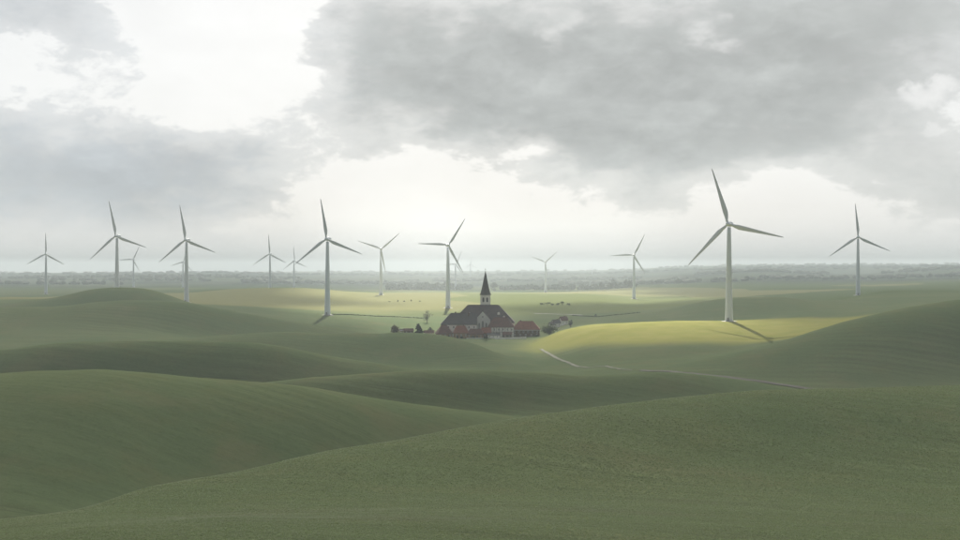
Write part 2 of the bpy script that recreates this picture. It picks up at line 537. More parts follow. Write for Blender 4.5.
FOLDS = [
    dict(d=[(0, 45)], r=[(0, rows_for_z(41.0, 45))], c=[(0, 0)]),
    dict(d=[(0, 122), (960, 128)],
         r=[(-200, 560), (0, 548), (100, 536), (250, 530), (400, 530), (480, 532), (560, 536), (640, 541), (720, 547), (820, 552), (960, 556)],
         c=[(0, 0.0)]),
    dict(d=[(-200, 158), (0, 166), (200, 188), (480, 218), (960, 270)],
         r=None, z=[(-200, 28), (0, 28.5), (200, 26.5), (480, 24.5), (700, 21.5), (960, 18)], c=[(0, 0)]),
    dict(d=[(-200, 180), (0, 195), (200, 235), (480, 300), (700, 350), (960, 400), (1160, 430)],
         r=[(-200, 532), (0, 518), (75, 510), (150, 488), (240, 472), (310, 455), (400, 440), (480, 426), (560, 414), (630, 405), (700, 397), (780, 390), (870, 387), (960, 386), (1160, 388)],
         c=[(0, 1)]),
    dict(d=[(-200, 265), (0, 285), (200, 320), (480, 385), (960, 470)],
         r=None, z=[(-200, -2), (0, -2), (300, -3), (560, -3), (960, 0)], c=[(0, 0)]),
    dict(d=[(-200, 430), (300, 445), (560, 475), (960, 540)],
         r=[(-200, 384), (0, 373), (50, 370), (95, 369.3), (130, 371.5), (190, 377.5), (245, 381.5), (320, 388.5), (380, 398), (440, 407), (480, 412), (530, 417), (640, 422), (800, 415), (960, 408), (1160, 408)],
         c=[(0, 1), (560, 1), (620, 0)]),
    dict(d=[(-200, 545), (560, 560), (960, 590)], r=None, z=[(-200, -5), (245, -4), (450, -3), (560, -2), (700, 0), (960, 2)], c=[(0, 0)]),
    dict(d=[(-200, 600), (480, 605), (960, 640)],
         r=[(-200, 406), (0, 404), (150, 396), (245, 383.5), (310, 377), (380, 373), (450, 370), (480, 370.3), (530, 372.5), (580, 375.8), (620, 373.8), (650, 371.6), (690, 373), (740, 379), (805, 390), (860, 398), (960, 404)],
         c=[(0, 0), (200, 0.3), (260, 1), (820, 1), (900, 0)]),
    dict(d=[(-200, 665), (480, 665), (960, 672)], r=None, z=[(-200, -5), (300, -5), (430, -3), (520, -3), (700, -4), (960, -3)], c=[(0, 0)]),
    dict(d=[(-200, 732), (480, 728), (960, 705)],
         r=[(-200, 356), (0, 349), (75, 342.5), (150, 340.5), (225, 341), (270, 345), (320, 353.5), (380, 363.5), (420, 371), (480, 378), (560, 382), (620, 384), (700, 387), (800, 394), (960, 398)],
         c=[(0, 1), (430, 1), (500, 0)]),
    dict(d=[(-200, 800), (560, 785), (660, 805), (960, 850), (1160, 870)],
         r=[(-200, 372), (0, 372), (200, 368), (300, 368), (420, 376), (500, 376), (560, 374.5), (620, 370), (660, 365), (700, 359), (740, 351), (780, 342), (820, 329.5), (860, 318), (895, 309.5), (930, 303.5), (960, 299.5), (1160, 290)],
         c=[(0, 0), (630, 0), (700, 1), (960, 1)]),
    dict(d=[(-200, 880), (430, 880), (480, 862), (530, 838), (560, 824), (620, 838), (700, 855), (960, 905)], r=None,
         z=[(-200, -3), (430, -5), (480, -5), (560, -3), (620, 1), (700, 5), (780, 13), (860, 25), (960, 34), (1160, 38)], c=[(0, 0)]),
    dict(d=[(-200, 980), (430, 980), (480, 945), (530, 890), (560, 860), (620, 875), (700, 900), (960, 960)],
         r=[(-200, 350), (0, 350), (120, 345), (180, 339.5), (210, 336.5), (250, 333.8), (300, 332.3), (370, 333.5), (400, 332.8), (430, 334), (455, 338), (480, 346), (505, 357), (530, 365), (555, 368.5), (600, 361), (650, 352), (700, 346), (740, 344), (780, 340), (820, 333), (860, 326), (960, 310), (1160, 300)],
         c=[(0, 0), (150, 0), (220, 0.9), (535, 0.9), (565, 0)]),
    dict(d=[(-200, 1080), (430, 1075), (530, 1030), (600, 985), (700, 995), (960, 1030)], r=None,
         z=[(-200, 10), (120, 10), (200, 4), (250, -1), (320, -3), (360, -4), (430, -3), (530, -3), (600, 8), (700, 13.5), (780, 14.5), (860, 21), (960, 31), (1160, 36)], c=[(0, 0)]),
    dict(d=[(-200, 1190), (360, 1180), (400, 1165), (535, 1155), (560, 1110), (700, 1090), (960, 1100)],
         r=[(-200, 304), (0, 307), (60, 306), (90, 303), (140, 300), (180, 302), (225, 310), (280, 319.5), (320, 326), (360, 332), (385, 338), (430, 340), (500, 340.5), (530, 340.5), (543, 338.5), (560, 331.5), (585, 325.8), (615, 323), (650, 322), (690, 321), (729, 321.5), (780, 323), (830, 322), (880, 314), (960, 304), (1160, 296)],
         c=[(0, 0.9), (355, 0.9), (390, 0), (532, 0), (550, 0.9), (640, 0.9), (720, 0.5), (800, 0)]),
    dict(d=[(-200, 1310), (360, 1300), (540, 1300), (600, 1270), (960, 1280)],
         r=[(-200, 320), (0, 322), (90, 322), (150, 322), (200, 324), (250, 325), (320, 326), (360, 327), (390, 331.2), (540, 331.2), (565, 327), (600, 323), (650, 324.5), (729, 320), (800, 314), (860, 310), (960, 301)],
         c=[(0, 0)]),
    dict(d=[(-200, 1430), (190, 1430), (330, 1480), (560, 1480), (640, 1430), (960, 1450)],
         r=[(-200, 300), (0, 302.5), (37, 300), (62, 296), (92, 289), (112, 287.5), (135, 288), (155, 291), (175, 297.5), (190, 303), (220, 307), (260, 309), (300, 312), (330, 313.5), (380, 317), (480, 320), (560, 318.5), (600, 317.5), (640, 313), (660, 311), (700, 302), (740, 297.5), (780, 297), (820, 300.5), (870, 300), (960, 297)],
         c=[(0, 1), (190, 0.9), (225, 0), (600, 0), (630, 1), (830, 1), (870, 0)]),
    dict(d=[(0, 1750)],
         r=[(-200, 301), (0, 298), (100, 300), (186, 302), (250, 304), (330, 307), (380, 307.5), (448, 307.2), (540, 309), (600, 308), (640, 307), (700, 303), (780, 301.5), (826, 301), (845, 297.5), (858, 295.7), (870, 293.5), (886, 291.2), (940, 290.5), (960, 291), (1160, 294)],
         c=[(0, 0), (840, 0), (865, 1)]),
    dict(d=[(0, 2450)],
         r=[(-200, 296), (0, 296), (46, 295.3), (120, 293.5), (190, 293), (215, 290.4), (240, 288.8), (280, 287.7), (300, 287.9), (330, 290), (350, 292), (381, 294), (420, 294), (480, 295), (546, 295), (590, 295), (634, 298.7), (700, 297), (760, 294), (860, 290), (960, 287)],
         c=[(0, 0), (215, 0.3), (240, 1), (330, 1), (370, 0)]),
    dict(d=[(0, 3400)],
         r=[(-200, 290), (0, 289.5), (190, 289), (270, 289), (380, 291), (480, 291.5), (546, 291.8), (600, 290.5), (640, 288), (700, 287.5), (860, 285), (960, 282)],
         c=[(0, 0)]),
    dict(d=[(0, 5000)],
         r=[(-200, 283), (0, 283.5), (190, 284), (400, 285), (550, 285), (640, 283.5), (700, 280.5), (760, 278), (860, 279), (960, 276)], c=[(0, 0)]),
    dict(d=[(0, 7000)],
         r=[(-200, 279), (0, 278), (130, 276), (190, 276), (300, 278.5), (480, 279), (640, 277), (690, 274.5), (740, 271.5), (770, 270.8), (800, 273.3), (860, 274.5), (900, 271.5), (960, 268)],
         c=[(0, 0.4), (640, 0.4), (700, 1)]),
    dict(d=[(0, 10000)],
         r=[(-200, 275), (0, 274.5), (200, 272.8), (300, 274.5), (480, 274.5), (600, 273), (700, 269), (800, 267), (960, 266)], c=[(0, 0.5)]),
    dict(d=[(0, 14000)],
         r=[(-200, 273), (0, 272.7), (130, 273), (250, 272), (480, 271.3), (600, 270.3), (680, 267), (760, 264.7), (860, 264.5), (960, 264)], c=[(0, 1)]),
    dict(d=[(0, 19500)], r=[(0, 275)], c=[(0, 0)]),
]

# value noise for the lie of the land
_tabn = rng.random((256, 256))


def vnoise(x, y):
    xi, yi = np.floor(x).astype(int), np.floor(y).astype(int)
    fx, fy = x - xi, y - yi
    fx, fy = fx * fx * (3 - 2 * fx), fy * fy * (3 - 2 * fy)
    a = _tabn[xi % 256, yi % 256]
    b = _tabn[(xi + 1) % 256, yi % 256]
    c = _tabn[xi % 256, (yi + 1) % 256]
    d = _tabn[(xi + 1) % 256, (yi + 1) % 256]
    return (a * (1 - fx) + b * fx) * (1 - fy) + (c * (1 - fx) + d * fx) * fy - 0.5


TH = np.concatenate([np.linspace(-180, -26, 120)[:-1], np.linspace(-26, 26, 760), np.linspace(26, 180, 120)[1:]])
TH = np.radians(TH)
RR = np.concatenate([[0.0], np.geomspace(20.0, 19000.0, 660)])
NTH, NR = len(TH), len(RR)
thc = np.clip(TH, R(-29), R(29))
uu = 480.0 + F * np.tan(thc)
ctrl_d, ctrl_z, ctrl_c = [], [], []
ker = np.exp(-0.5 * (np.arange(-9, 10) / 3.5) ** 2)
ker /= ker.sum()


def blur(a):
    return np.convolve(np.pad(a, 9, mode='edge'), ker, mode='valid')


for fo in FOLDS:
    d = smooth_interp(fo['d'], uu)
    if fo['r'] is not None:
        z = CAMZ - (smooth_interp(fo['r'], uu) - 270.0) / F * d
    else:
        z = smooth_interp(fo['z'], uu)
    ctrl_d.append(blur(d))
    ctrl_z.append(blur(z))
    ctrl_c.append(np.clip(smooth_interp(fo['c'], uu), 0, 1))
ctrl_d, ctrl_z, ctrl_c = map(np.array, (ctrl_d, ctrl_z, ctrl_c))
ZG = np.zeros((NR, NTH))
for j in range(NTH):
    x, y, c = ctrl_d[:, j], ctrl_z[:, j], ctrl_c[:, j]
    h = np.diff(x)
    dl = np.diff(y) / h
    s = np.zeros_like(y)
    for i in range(1, len(x) - 1):
        if dl[i - 1] * dl[i] > 0:
            w1, w2 = 2 * h[i] + h[i - 1], h[i] + 2 * h[i - 1]
            s[i] = (w1 + w2) / (w1 / dl[i - 1] + w2 / dl[i])
    s = s * (1 - c) + c * (y - CAMZ) / x
    q = np.clip(RR * max(math.cos(TH[j]), math.cos(R(30))), x[0], x[-1])
    k = np.clip(np.searchsorted(x, q, side='right') - 1, 0, len(x) - 2)
    t = (q - x[k]) / h[k]
    ZG[:, j] = ((2 * t**3 - 3 * t**2 + 1) * y[k] + (t**3 - 2 * t**2 + t) * h[k] * s[k]
                + (-2 * t**3 + 3 * t**2) * y[k + 1] + (t**3 - t**2) * h[k] * s[k + 1])
GX = RR[:, None] * np.sin(TH)[None, :]
GY = RR[:, None] * np.cos(TH)[None, :]
# away from the view the land rolls on in the same manner
wild = 16 + 30 * vnoise(GX / 420, GY / 420) + 14 * vnoise(GX / 170 + 9, GY / 170 + 4)
wild = wild + np.clip(RR[:, None] - 6000, 0, 8000) / 8000 * 25
a_ = np.clip((np.abs(TH) - R(27)) / R(14), 0, 1)
a_ = a_ * a_ * (3 - 2 * a_)
near_ = np.clip((RR - 60) / 160, 0, 1)[:, None]
wgt = a_[None, :] * near_
ZG = ZG * (1 - wgt) + wild * wgt
# small unevenness of the turf
flat = np.exp(-(((GX - 8) / 75) ** 2 + ((GY - 1225) / 70) ** 2))
amp = (1 - flat)
ZG += amp * (0.9 * vnoise(GX / 38, GY / 38) + 0.45 * vnoise(GX / 15 + 3, GY / 15) + 0.16 * vnoise(GX / 5, GY / 5 + 7)) \
    * np.clip(GY / 500 + 0.25, 0.25, 1.0)
ZG += 6 * vnoise(GX / 300, GY / 300 + 5) * np.clip((RR[:, None] - 3600) / 3000, 0, 1.6)
ZG[0, :] = ZG[0, :].mean()

me = bpy.data.meshes.new('ground')
co = np.stack([GX, GY, ZG], -1).reshape(-1, 3)
ii, jj = np.meshgrid(np.arange(NR - 1), np.arange(NTH - 1), indexing='ij')
a0 = (ii * NTH + jj).ravel()
quads = np.stack([a0, a0 + NTH, a0 + NTH + 1, a0 + 1], -1)
quads = quads[:, ::-1]
me.vertices.add(len(co))
me.vertices.foreach_set('co', co.ravel())
nq = len(quads)
me.loops.add(nq * 4)
me.loops.foreach_set('vertex_index', quads.ravel().astype(np.int32))
me.polygons.add(nq)
me.polygons.foreach_set('loop_start', np.arange(0, nq * 4, 4, dtype=np.int32))
me.polygons.foreach_set('loop_total', np.full(nq, 4, dtype=np.int32))
me.polygons.foreach_set('use_smooth', np.ones(nq, dtype=bool))
me.update(calc_edges=True)
me.validate()
if me.polygons[nq // 2].normal.z < 0:
    me.flip_normals()
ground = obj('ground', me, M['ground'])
tag(ground, 'rolling green grass hills and fields running to the horizon', None, None, 'structure')
LR = np.log(RR[1:])


def gz(x, y):
    """height of the land (bilinear in the sheet)"""
    x, y = np.asarray(x, float), np.asarray(y, float)
    r = np.hypot(x, y)
    th = np.arctan2(x, y)
    fi = np.interp(r, RR, np.arange(NR))
    fj = np.interp(th, TH, np.arange(NTH))
    i, j = np.clip(fi.astype(int), 0, NR - 2), np.clip(fj.astype(int), 0, NTH - 2)
    a, b = fi - i, fj - j
    return (ZG[i, j] * (1 - a) + ZG[i + 1, j] * a) * (1 - b) + (ZG[i, j + 1] * (1 - a) + ZG[i + 1, j + 1] * a) * b


def at(px, d):
    """ground point on a bearing at a distance ahead"""
    x = (px - 480.0) / F * d
    return x, d, float(gz(x, d))


def spot(px, row, dmin=60.0):
    """where a bearing and dip first meet the land beyond dmin"""
    ys = np.geomspace(dmin, 15000, 6000)
    xs = (px - 480.0) / F * ys
    zs = CAMZ - (row - 270.0) / F * ys
    hit = np.nonzero(gz(xs, ys) >= zs)[0]
    k = hit[0] if len(hit) else len(ys) - 1
    return float(xs[k]), float(ys[k]), float(gz(xs[k], ys[k]))


# ------------------------------------------------------------------ wind turbines
HUB = 80.0
tb = MB()
prof = []
for k in range(15):
    q = k / 14
    prof.append((3.15 * (1 - q) + 1.55 * q + 0.25 * (1 - q) ** 6, -1.0 + q * (HUB - 1.6)))
tb.lathe(prof, 28)
ME_TOWER = tb.mesh('tower', True)
ME_TOWER.materials.append(M['turbine'])
ME_FLANGE = []
for q in (0.32, 0.64):
    tb = MB()
    z = q * (HUB - 1.6)
    r = 3.15 * (1 - q) + 1.55 * q + 0.05
    tb.lathe([(r, z - 0.15), (r, z + 0.15)], 28)
    ME_FLANGE.append(tb.mesh('flange'))
    ME_FLANGE[-1].materials.append(M['turbine'])
tb = MB()
tb.lathe([(6.4, -1.2), (6.4, 0.25), (3.9, 0.6)], 24)
ME_FOUND = tb.mesh('foundation')
ME_FOUND.materials.append(M['concrete'])
tb = MB()
tb.box(-0.65, 0.65, -3.55, -3.0, 0.7, 3.2)
tb.box(-0.9, 0.9, -5.2, -3.3, 0.3, 0.7)
ME_DOOR = tb.mesh('door')
ME_DOOR.materials.append(M['steel'])
# nacelle: rounded housing, narrower to the rear, along local +y
secs = [(-2.6, 1.5, 1.55), (-1.8, 1.85, 1.9), (1.0, 2.05, 2.1), (5.5, 1.95, 2.0), (8.0, 1.6, 1.6), (8.8, 1.0, 1.0)]
vs_, fs_ = [], []
NS = 16
for (y, a, b) in secs:
    for k in range(NS):
        t = 2 * math.pi * k / NS
        cx_, sx_ = math.cos(t), math.sin(t)
        vs_.append((a * math.copysign(abs(cx_) ** 0.55, cx_), y, HUB + b * math.copysign(abs(sx_) ** 0.55, sx_)))
for i in range(len(secs) - 1):
    for k in range(NS):
        k2 = (k + 1) % NS
        fs_.append((i * NS + k, (i + 1) * NS + k, (i + 1) * NS + k2, i * NS + k2))
fs_.append(tuple(range(NS)))
fs_.append(tuple((len(secs) - 1) * NS + k for k in range(NS - 1, -1, -1)))
ME_NAC = mesh('nacelle', vs_, fs_, True)
ME_NAC.materials.append(M['turbine'])
# hub: nose cone, axis local -y
vs_, fs_ = [], []
hp = [(-2.5, 1.65), (-3.4, 1.8), (-4.6, 1.7), (-5.5, 1.2), (-6.0, 0.45)]
for (y, r) in hp:
    for k in range(NS):
        t = 2 * math.pi * k / NS
        vs_.append((r * math.cos(t), y, r * math.sin(t)))
for i in range(len(hp) - 1):
    for k in range(NS):
        k2 = (k + 1) % NS
        fs_.append((i * NS + k, i * NS + k2, (i + 1) * NS + k2, (i + 1) * NS + k))
fs_.append(tuple(range(NS - 1, -1, -1)))
fs_.append(tuple((len(hp) - 1) * NS + k for k in range(NS)))
ME_HUB = mesh('hub', vs_, fs_, True)
ME_HUB.materials.append(M['turbine'])
# blade along local +z from the hub centre, rotor plane y = -4
vs_, fs_ = [], []
BL = 46.0
sec = [(1.2, 2.0, 1.0, 0), (3.0, 2.0, 0.95, 0), (6.0, 2.9, 0.55, 14), (9.5, 3.9, 0.32, 13), (14, 3.6, 0.26, 10), (20, 3.0, 0.22, 7),
       (27, 2.35, 0.20, 4.5), (34, 1.75, 0.18, 2.5), (40, 1.2, 0.17, 1), (44.5, 0.75, 0.16, 0), (BL, 0.2, 0.16, 0)]
NB = 12
for (z, ch, th_, tw) in sec:
    off = 0.0 if z < 4 else ch * 0.18
    bend_ = -1.6 * (z / BL) ** 2
    for k in range(NB):
        t = 2 * math.pi * k / NB
        x = ch / 2 * math.cos(t) + off
        y = ch * th_ / 2 * math.sin(t) * (1.0 if th_ > 0.8 else (0.65 + 0.35 * -math.cos(t)))
        ca_, sa_ = math.cos(R(tw)), math.sin(R(tw))
        vs_.append((x * ca_ - y * sa_, x * sa_ + y * ca_ + bend_, z))
for i in range(len(sec) - 1):
    for k in range(NB):
        k2 = (k + 1) % NB
        fs_.append((i * NB + k, i * NB + k2, (i + 1) * NB + k2, (i + 1) * NB + k))
fs_.append(tuple(range(NB - 1, -1, -1)))
fs_.append(tuple((len(sec) - 1) * NB + k for k in range(NB)))
ME_BLADE = mesh('blade', vs_, fs_, True)
ME_BLADE.materials.append(M['blade'])


def turbine(px, hub_row, base_row, phase, yaw, label, rotor=1.0, dist=None):
    d = dist or HUB * F / (base_row - hub_row)
    x, y, z = at(px, d)
    hubz = CAMZ - (hub_row - 270.0) / F * d
    s = (hubz - z) / HUB
    root = empty('wind_turbine', (x, y, z), R(yaw), label, 'wind turbine', 'white wind turbines on the hills and plain')
    root.scale = (s, s, s)
    tw = obj('tower', ME_TOWER, None, root)
    obj('door', ME_DOOR, None, tw)
    for fl in ME_FLANGE:
        obj('flange', fl, None, tw)
    obj('foundation', ME_FOUND, None, root)
    obj('nacelle', ME_NAC, None, root)
    obj('hub', ME_HUB, None, root, (0, 0, HUB))
    for k in range(3):
        b = obj('blade', ME_BLADE, None, root, (0, -4.0, HUB), (0, R(phase + 120 * k), 0))
        b.scale = (rotor, 1, rotor)
    return root


turbine(729, 224, 321.5, -16, -24, 'big wind turbine standing on the sunlit yellow green knoll', 1.03)
turbine(858, 237, 296, -5, -14, 'wind turbine beyond the grassy ridge, standing off from the knoll turbine', 1.0)
turbine(634, 255, 299, 28, -12, 'wind turbine with one blade level, on the dull field behind the knoll', 0.92)
turbine(545.5, 262, 294.5, 50, -16, 'small wind turbine with a Y shaped rotor at the hedge beyond the bright plain', 0.92)
turbine(448, 245, 307, 32, 12, 'wind turbine on the bright plain close behind the church', 0.86)
turbine(455.5, 264, 293, 25, 30, 'small wind turbine mostly covered by the rotor of the turbine behind the church', 1.0)
turbine(470.5, 264.5, 280, -2, 20, 'tiny pale wind turbine just beside the tip of the church spire', 0.95)
turbine(381, 249, 294, 49, 6, 'wind turbine with a Y shaped rotor whose shadow lies across the bright plain', 0.92)
turbine(327.5, 239, 313, -8, -12, 'tall wind turbine on the field edge between the dull hills and the bright plain', 0.93)
turbine(294, 261, 287.5, -5, 30, 'small pale wind turbine on the low hill, the shorter of its pair', 1.0)
turbine(270, 254, 289, -3, -8, 'wind turbine rising from behind the low green hill, the taller of its pair', 0.98)
turbine(186.5, 240, 302, -9, -12, 'wind turbine at the foot of the dark round hill', 0.98)
turbine(183, 262, 291, 14, 35, 'faint wind turbine hidden almost wholly behind another tower', 0.95)
turbine(117, 236, 290, -11, -12, 'wind turbine rising behind the top of the dark round hill', 1.0)
turbine(133.5, 259.5, 287.5, 28, -10, 'small far wind turbine with one blade level, behind the round hill', 0.95)
turbine(46, 254, 295, 0, 8, 'wind turbine standing alone out on the dull plain', 0.9)
turbine(592, 268, 280, 15, 0, 'tiny faint wind turbine on the far blue plain behind the tree belt', 0.9)


# ------------------------------------------------------------------ buildings
_winc = {}


def window_meshes(ww, wh):
    k = (round(ww, 2), round(wh, 2))
    if k not in _winc:
        fr = MB()
        t = 0.14
        fr.box(-ww / 2, -ww / 2 + t, -0.10, 0.06, -wh / 2, wh / 2)
        fr.box(ww / 2 - t, ww / 2, -0.10, 0.06, -wh / 2, wh / 2)
        fr.box(-ww / 2 + t, ww / 2 - t, -0.10, 0.06, wh / 2 - t, wh / 2)
        fr.box(-ww / 2 - 0.1, ww / 2 + 0.1, -0.18, 0.06, -wh / 2 - 0.12, -wh / 2)
        fr.box(-0.05, 0.05, -0.08, 0.05, -wh / 2, wh / 2 - t)
        pn = MB()
        pn.box(-ww / 2 + t, ww / 2 - t, -0.05, 0.04, -wh / 2, wh / 2 - t)
        a, b = fr.mesh('window'), pn.mesh('pane')
        a.materials.append(M['white_trim'])
        b.materials.append(M['glass'])
        _winc[k] = (a, b)
    return _winc[k]


def add_window(root, x, y, z, ww, wh, rz=0.0):
    a, b = window_meshes(ww, wh)
    f = obj('window', a, None, root, (x, y, z), (0, 0, rz))
    obj('pane', b, None, f)


def roof_mesh(w_, dp, eave, ridge, hl, hr, over=0.6, th_=0.32):
    """ridge along x; hl, hr: how far each ridge end is set in (0 is a gable)"""
    k = (ridge - eave) / (dp / 2)
    x0, x1 = -w_ / 2 - over, w_ / 2 + over
    y0, y1 = -dp / 2 - over, dp / 2 + over
    ze = eave - over * k * 0.8
    ra, rb = (x0 + hl if hl else x0), (x1 - hr if hr else x1)
    top = [(x0, y0, ze), (x1, y0, ze), (x1, y1, ze), (x0, y1, ze), (ra, 0, ridge), (rb, 0, ridge)]
    v = [(a, b, c + th_) for a, b, c in top] + top
    f = [(0, 1, 5, 4), (2, 3, 4, 5), (1, 2, 5), (3, 0, 4)]
    g = [tuple(i + 6 for i in reversed(q)) for q in f]
    rim = [(0, 6, 7, 1), (1, 7, 8, 2), (2, 8, 9, 3), (3, 9, 6, 0)]
    if not hl:
        f = [q for q in f if q != (3, 0, 4)]
        g = [q for q in g if q != (10, 6, 9)]
        rim = [q for q in rim if q != (3, 9, 6, 0)] + [(0, 4, 10, 6), (4, 3, 9, 10)]
    if not hr:
        f = [q for q in f if q != (1, 2, 5)]
        g = [q for q in g if q != (11, 8, 7)]
        rim = [q for q in rim if q != (1, 7, 8, 2)] + [(1, 7, 11, 5), (5, 11, 8, 2)]
    return mesh('roof', v, f + g + rim)


def wall_mesh(w_, dp, eave, ridge, hl, hr):
    mb = MB()
    x0, x1, y0, y1 = -w_ / 2, w_ / 2, -dp / 2, dp / 2
    v = [(x0, y0, -1.5), (x1, y0, -1.5), (x1, y1, -1.5), (x0, y1, -1.5), (x0, y0, eave), (x1, y0, eave), (x1, y1, eave), (x0, y1, eave)]
    f = [(0, 3, 2, 1), (0, 1, 5, 4), (2, 3, 7, 6)]
    if hl:
        f.append((3, 0, 4, 7))
    else:
        v.append((x0, 0, ridge - 0.05))
        f.append((3, 0, 4, len(v) - 1, 7))
    if hr:
        f.append((1, 2, 6, 5))
    else:
        v.append((x1, 0, ridge - 0.05))
        f.append((1, 2, 6, len(v) - 1, 5))
    mb.add(v, f)
    return mb.mesh('wall')


def house(name, label, x, y, rz, w_, dp, eave, ridge, hl, hr, wmat, rmat, wins=(), side_wins=(), chim=(), door=None,
          cat='house', group=None, timber=False, z=None):
    """wins: (rows of z), count, size; all in the house's own frame, front at -y"""
    zz = float(gz(x, y)) if z is None else z
    root = empty(name, (x, y, zz), R(rz), label, cat, group)
    obj('wall', wall_mesh(w_, dp, eave, ridge, hl, hr), M[wmat], root)
    rf = obj('roof', roof_mesh(w_, dp, eave, ridge, hl, hr), M[rmat], root)
    cap = MB()
    ra, rb = -w_ / 2 - 0.5 + hl, w_ / 2 + 0.5 - hr
    cap.box(ra, rb, -0.22, 0.22, ridge + 0.2, ridge + 0.48)
    obj('ridge_cap', cap.mesh('ridge_cap'), M[rmat], rf)
    for (cx_, cy_, ch) in chim:
        c = MB()
        c.box(cx_ - 0.5, cx_ + 0.5, cy_ - 0.45, cy_ + 0.45, eave, ridge + ch)
        c.box(cx_ - 0.62, cx_ + 0.62, cy_ - 0.57, cy_ + 0.57, ridge + ch, ridge + ch + 0.25)
        obj('chimney', c.mesh('chimney'), M['brown_wall'], rf)
    for (zc, n, ww, wh) in wins:
        for k in range(n):
            add_window(root, -w_ / 2 + w_ * (k + 0.5) / n, -dp / 2 - 0.02, zc, ww, wh)
            add_window(root, -w_ / 2 + w_ * (k + 0.5) / n, dp / 2 + 0.02, zc, ww, wh, math.pi)
    for (zc, n, ww, wh) in side_wins:
        for k in range(n):
            yy = -dp / 2 + dp * (k + 0.5) / n
            add_window(root, w_ / 2 + 0.02, yy, zc, ww, wh, math.pi / 2)
            add_window(root, -w_ / 2 - 0.02, yy, zc, ww, wh, -math.pi / 2)
    if door is not None:
        dm = MB()
        dm.box(-0.7, 0.7, -0.12, 0.06, 0.0, 2.3)
        dd = obj('door', dm.mesh('door'), M['timber'], root, (door, -dp / 2 - 0.02, 0.0))
        hm = MB()
        hm.box(0.4, 0.5, -0.2, -0.12, 1.0, 1.15)
        obj('handle', hm.mesh('handle'), M['steel'], dd)
    if timber:
        n = int(w_ / 2.4)
        for k in range(n + 1):
            tm = MB()
            xx = -w_ / 2 + 0.15 + (w_ - 0.3) * k / n
            tm.box(xx - 0.14, xx + 0.14, -dp / 2 - 0.06, -dp / 2 + 0.05, 0.0, eave - 0.25)
            obj('timber_post', tm.mesh('timber_post'), M['timber'], root)
        for zc in (eave * 0.48, eave - 0.2):
            tm = MB()
            tm.box(-w_ / 2, w_ / 2, -dp / 2 - 0.08, -dp / 2 + 0.05, zc - 0.14, zc + 0.14)
            obj('timber_rail', tm.mesh('timber_rail'), M['timber'], root)
    return root


VZ = float(gz(8.0, 1230.0))
# church: nave, tower, spire, gabled transept
church = empty('church', (3.0, 1242.0, VZ), R(-2), 'village church with steep dark spire and huge hipped brown roof', 'church')
NW, ND, NE, NRG = 58.0, 27.0, 12.2, 27.6
obj('wall', wall_mesh(NW, ND, NE, NRG, 15, 15), M['render'], church)
rf = obj('roof', roof_mesh(NW, ND, NE, NRG, 15.0, 15.0), M['nave_roof'], church)
cp = MB()
cp.box(-13.6, 13.6, -0.25, 0.25, NRG + 0.2, NRG + 0.55)
obj('ridge_cap', cp.mesh('ridge_cap'), M['nave_roof'], rf)
for (xx, zz, s_) in ((14.5, 19.6, 1.2), (-12.5, 19.0, 1.0), (19.5, 16.2, 0.9)):
    dm = MB()
    yy = -(NRG - zz) / ((NRG - NE) / (ND / 2)) - 0.4
    dm.box(xx - s_, xx + s_, yy - 0.5, yy + 2.5, zz - 0.6, zz + 1.1)
    dm.add([(xx - s_ - 0.2, yy - 0.7, zz + 1.12), (xx + s_ + 0.2, yy - 0.7, zz + 1.12), (xx + s_ + 0.2, yy + 3.0, zz + 1.12), (xx - s_ - 0.2, yy + 3.0, zz + 1.12),
            (xx, yy - 0.7, zz + 2.2), (xx, yy + 3.0, zz + 2.2)],
           [(0, 3, 2, 1), (0, 1, 4), (2, 3, 5), (1, 2, 5, 4), (3, 0, 4, 5)])
    obj('dormer', dm.mesh('dormer'), M['render'], rf)
for k in range(7):
    xx = -24 + 8 * k
    add_window(church, xx, -ND / 2 - 0.02, 7.0, 1.6, 4.6)
    add_window(church, xx, ND / 2 + 0.02, 7.0, 1.6, 4.6, math.pi)
# transept gable facing the near hills
tr_ = MB()
TX, TW, TE, TR, TY = 0.2, 13.4, 15.2, 22.6, -19.5
tr_.add([(TX - TW / 2, TY, -1.5), (TX + TW / 2, TY, -1.5), (TX + TW / 2, TY, TE), (TX, TY, TR), (TX - TW / 2, TY, TE),
         (TX - TW / 2, -4, -1.5), (TX + TW / 2, -4, -1.5), (TX + TW / 2, -4, TE), (TX, -4, TR), (TX - TW / 2, -4, TE)],
        [(0, 1, 2, 3, 4), (1, 6, 7, 2), (5, 0, 4, 9), (6, 5, 9, 8, 7)])
tro = obj('transept', tr_.mesh('transept'), M['render_grey'], church)
tq = MB()
ov = 0.35
tq.add([(TX - TW / 2 - 0.5, TY + ov, TE - 0.3), (TX, TY + ov, TR + 0.3), (TX, -4, TR + 0.3), (TX - TW / 2 - 0.5, -4, TE - 0.3),
        (TX - TW / 2 - 0.5, TY + ov, TE), (TX, TY + ov, TR + 0.65), (TX, -4, TR + 0.65), (TX - TW / 2 - 0.5, -4, TE)],
       [(0, 3, 2, 1), (4, 5, 6, 7), (0, 1, 5, 4), (3, 0, 4, 7), (2, 3, 7, 6)])
tq.add([(TX + TW / 2 + 0.5, TY + ov, TE - 0.3), (TX, TY + ov, TR + 0.3), (TX, -4, TR + 0.3), (TX + TW / 2 + 0.5, -4, TE - 0.3),
        (TX + TW / 2 + 0.5, TY + ov, TE), (TX, TY + ov, TR + 0.65), (TX, -4, TR + 0.65), (TX + TW / 2 + 0.5, -4, TE)],
       [(0, 1, 2, 3), (4, 7, 6, 5), (0, 4, 5, 1), (3, 7, 4, 0), (2, 6, 7, 3)])
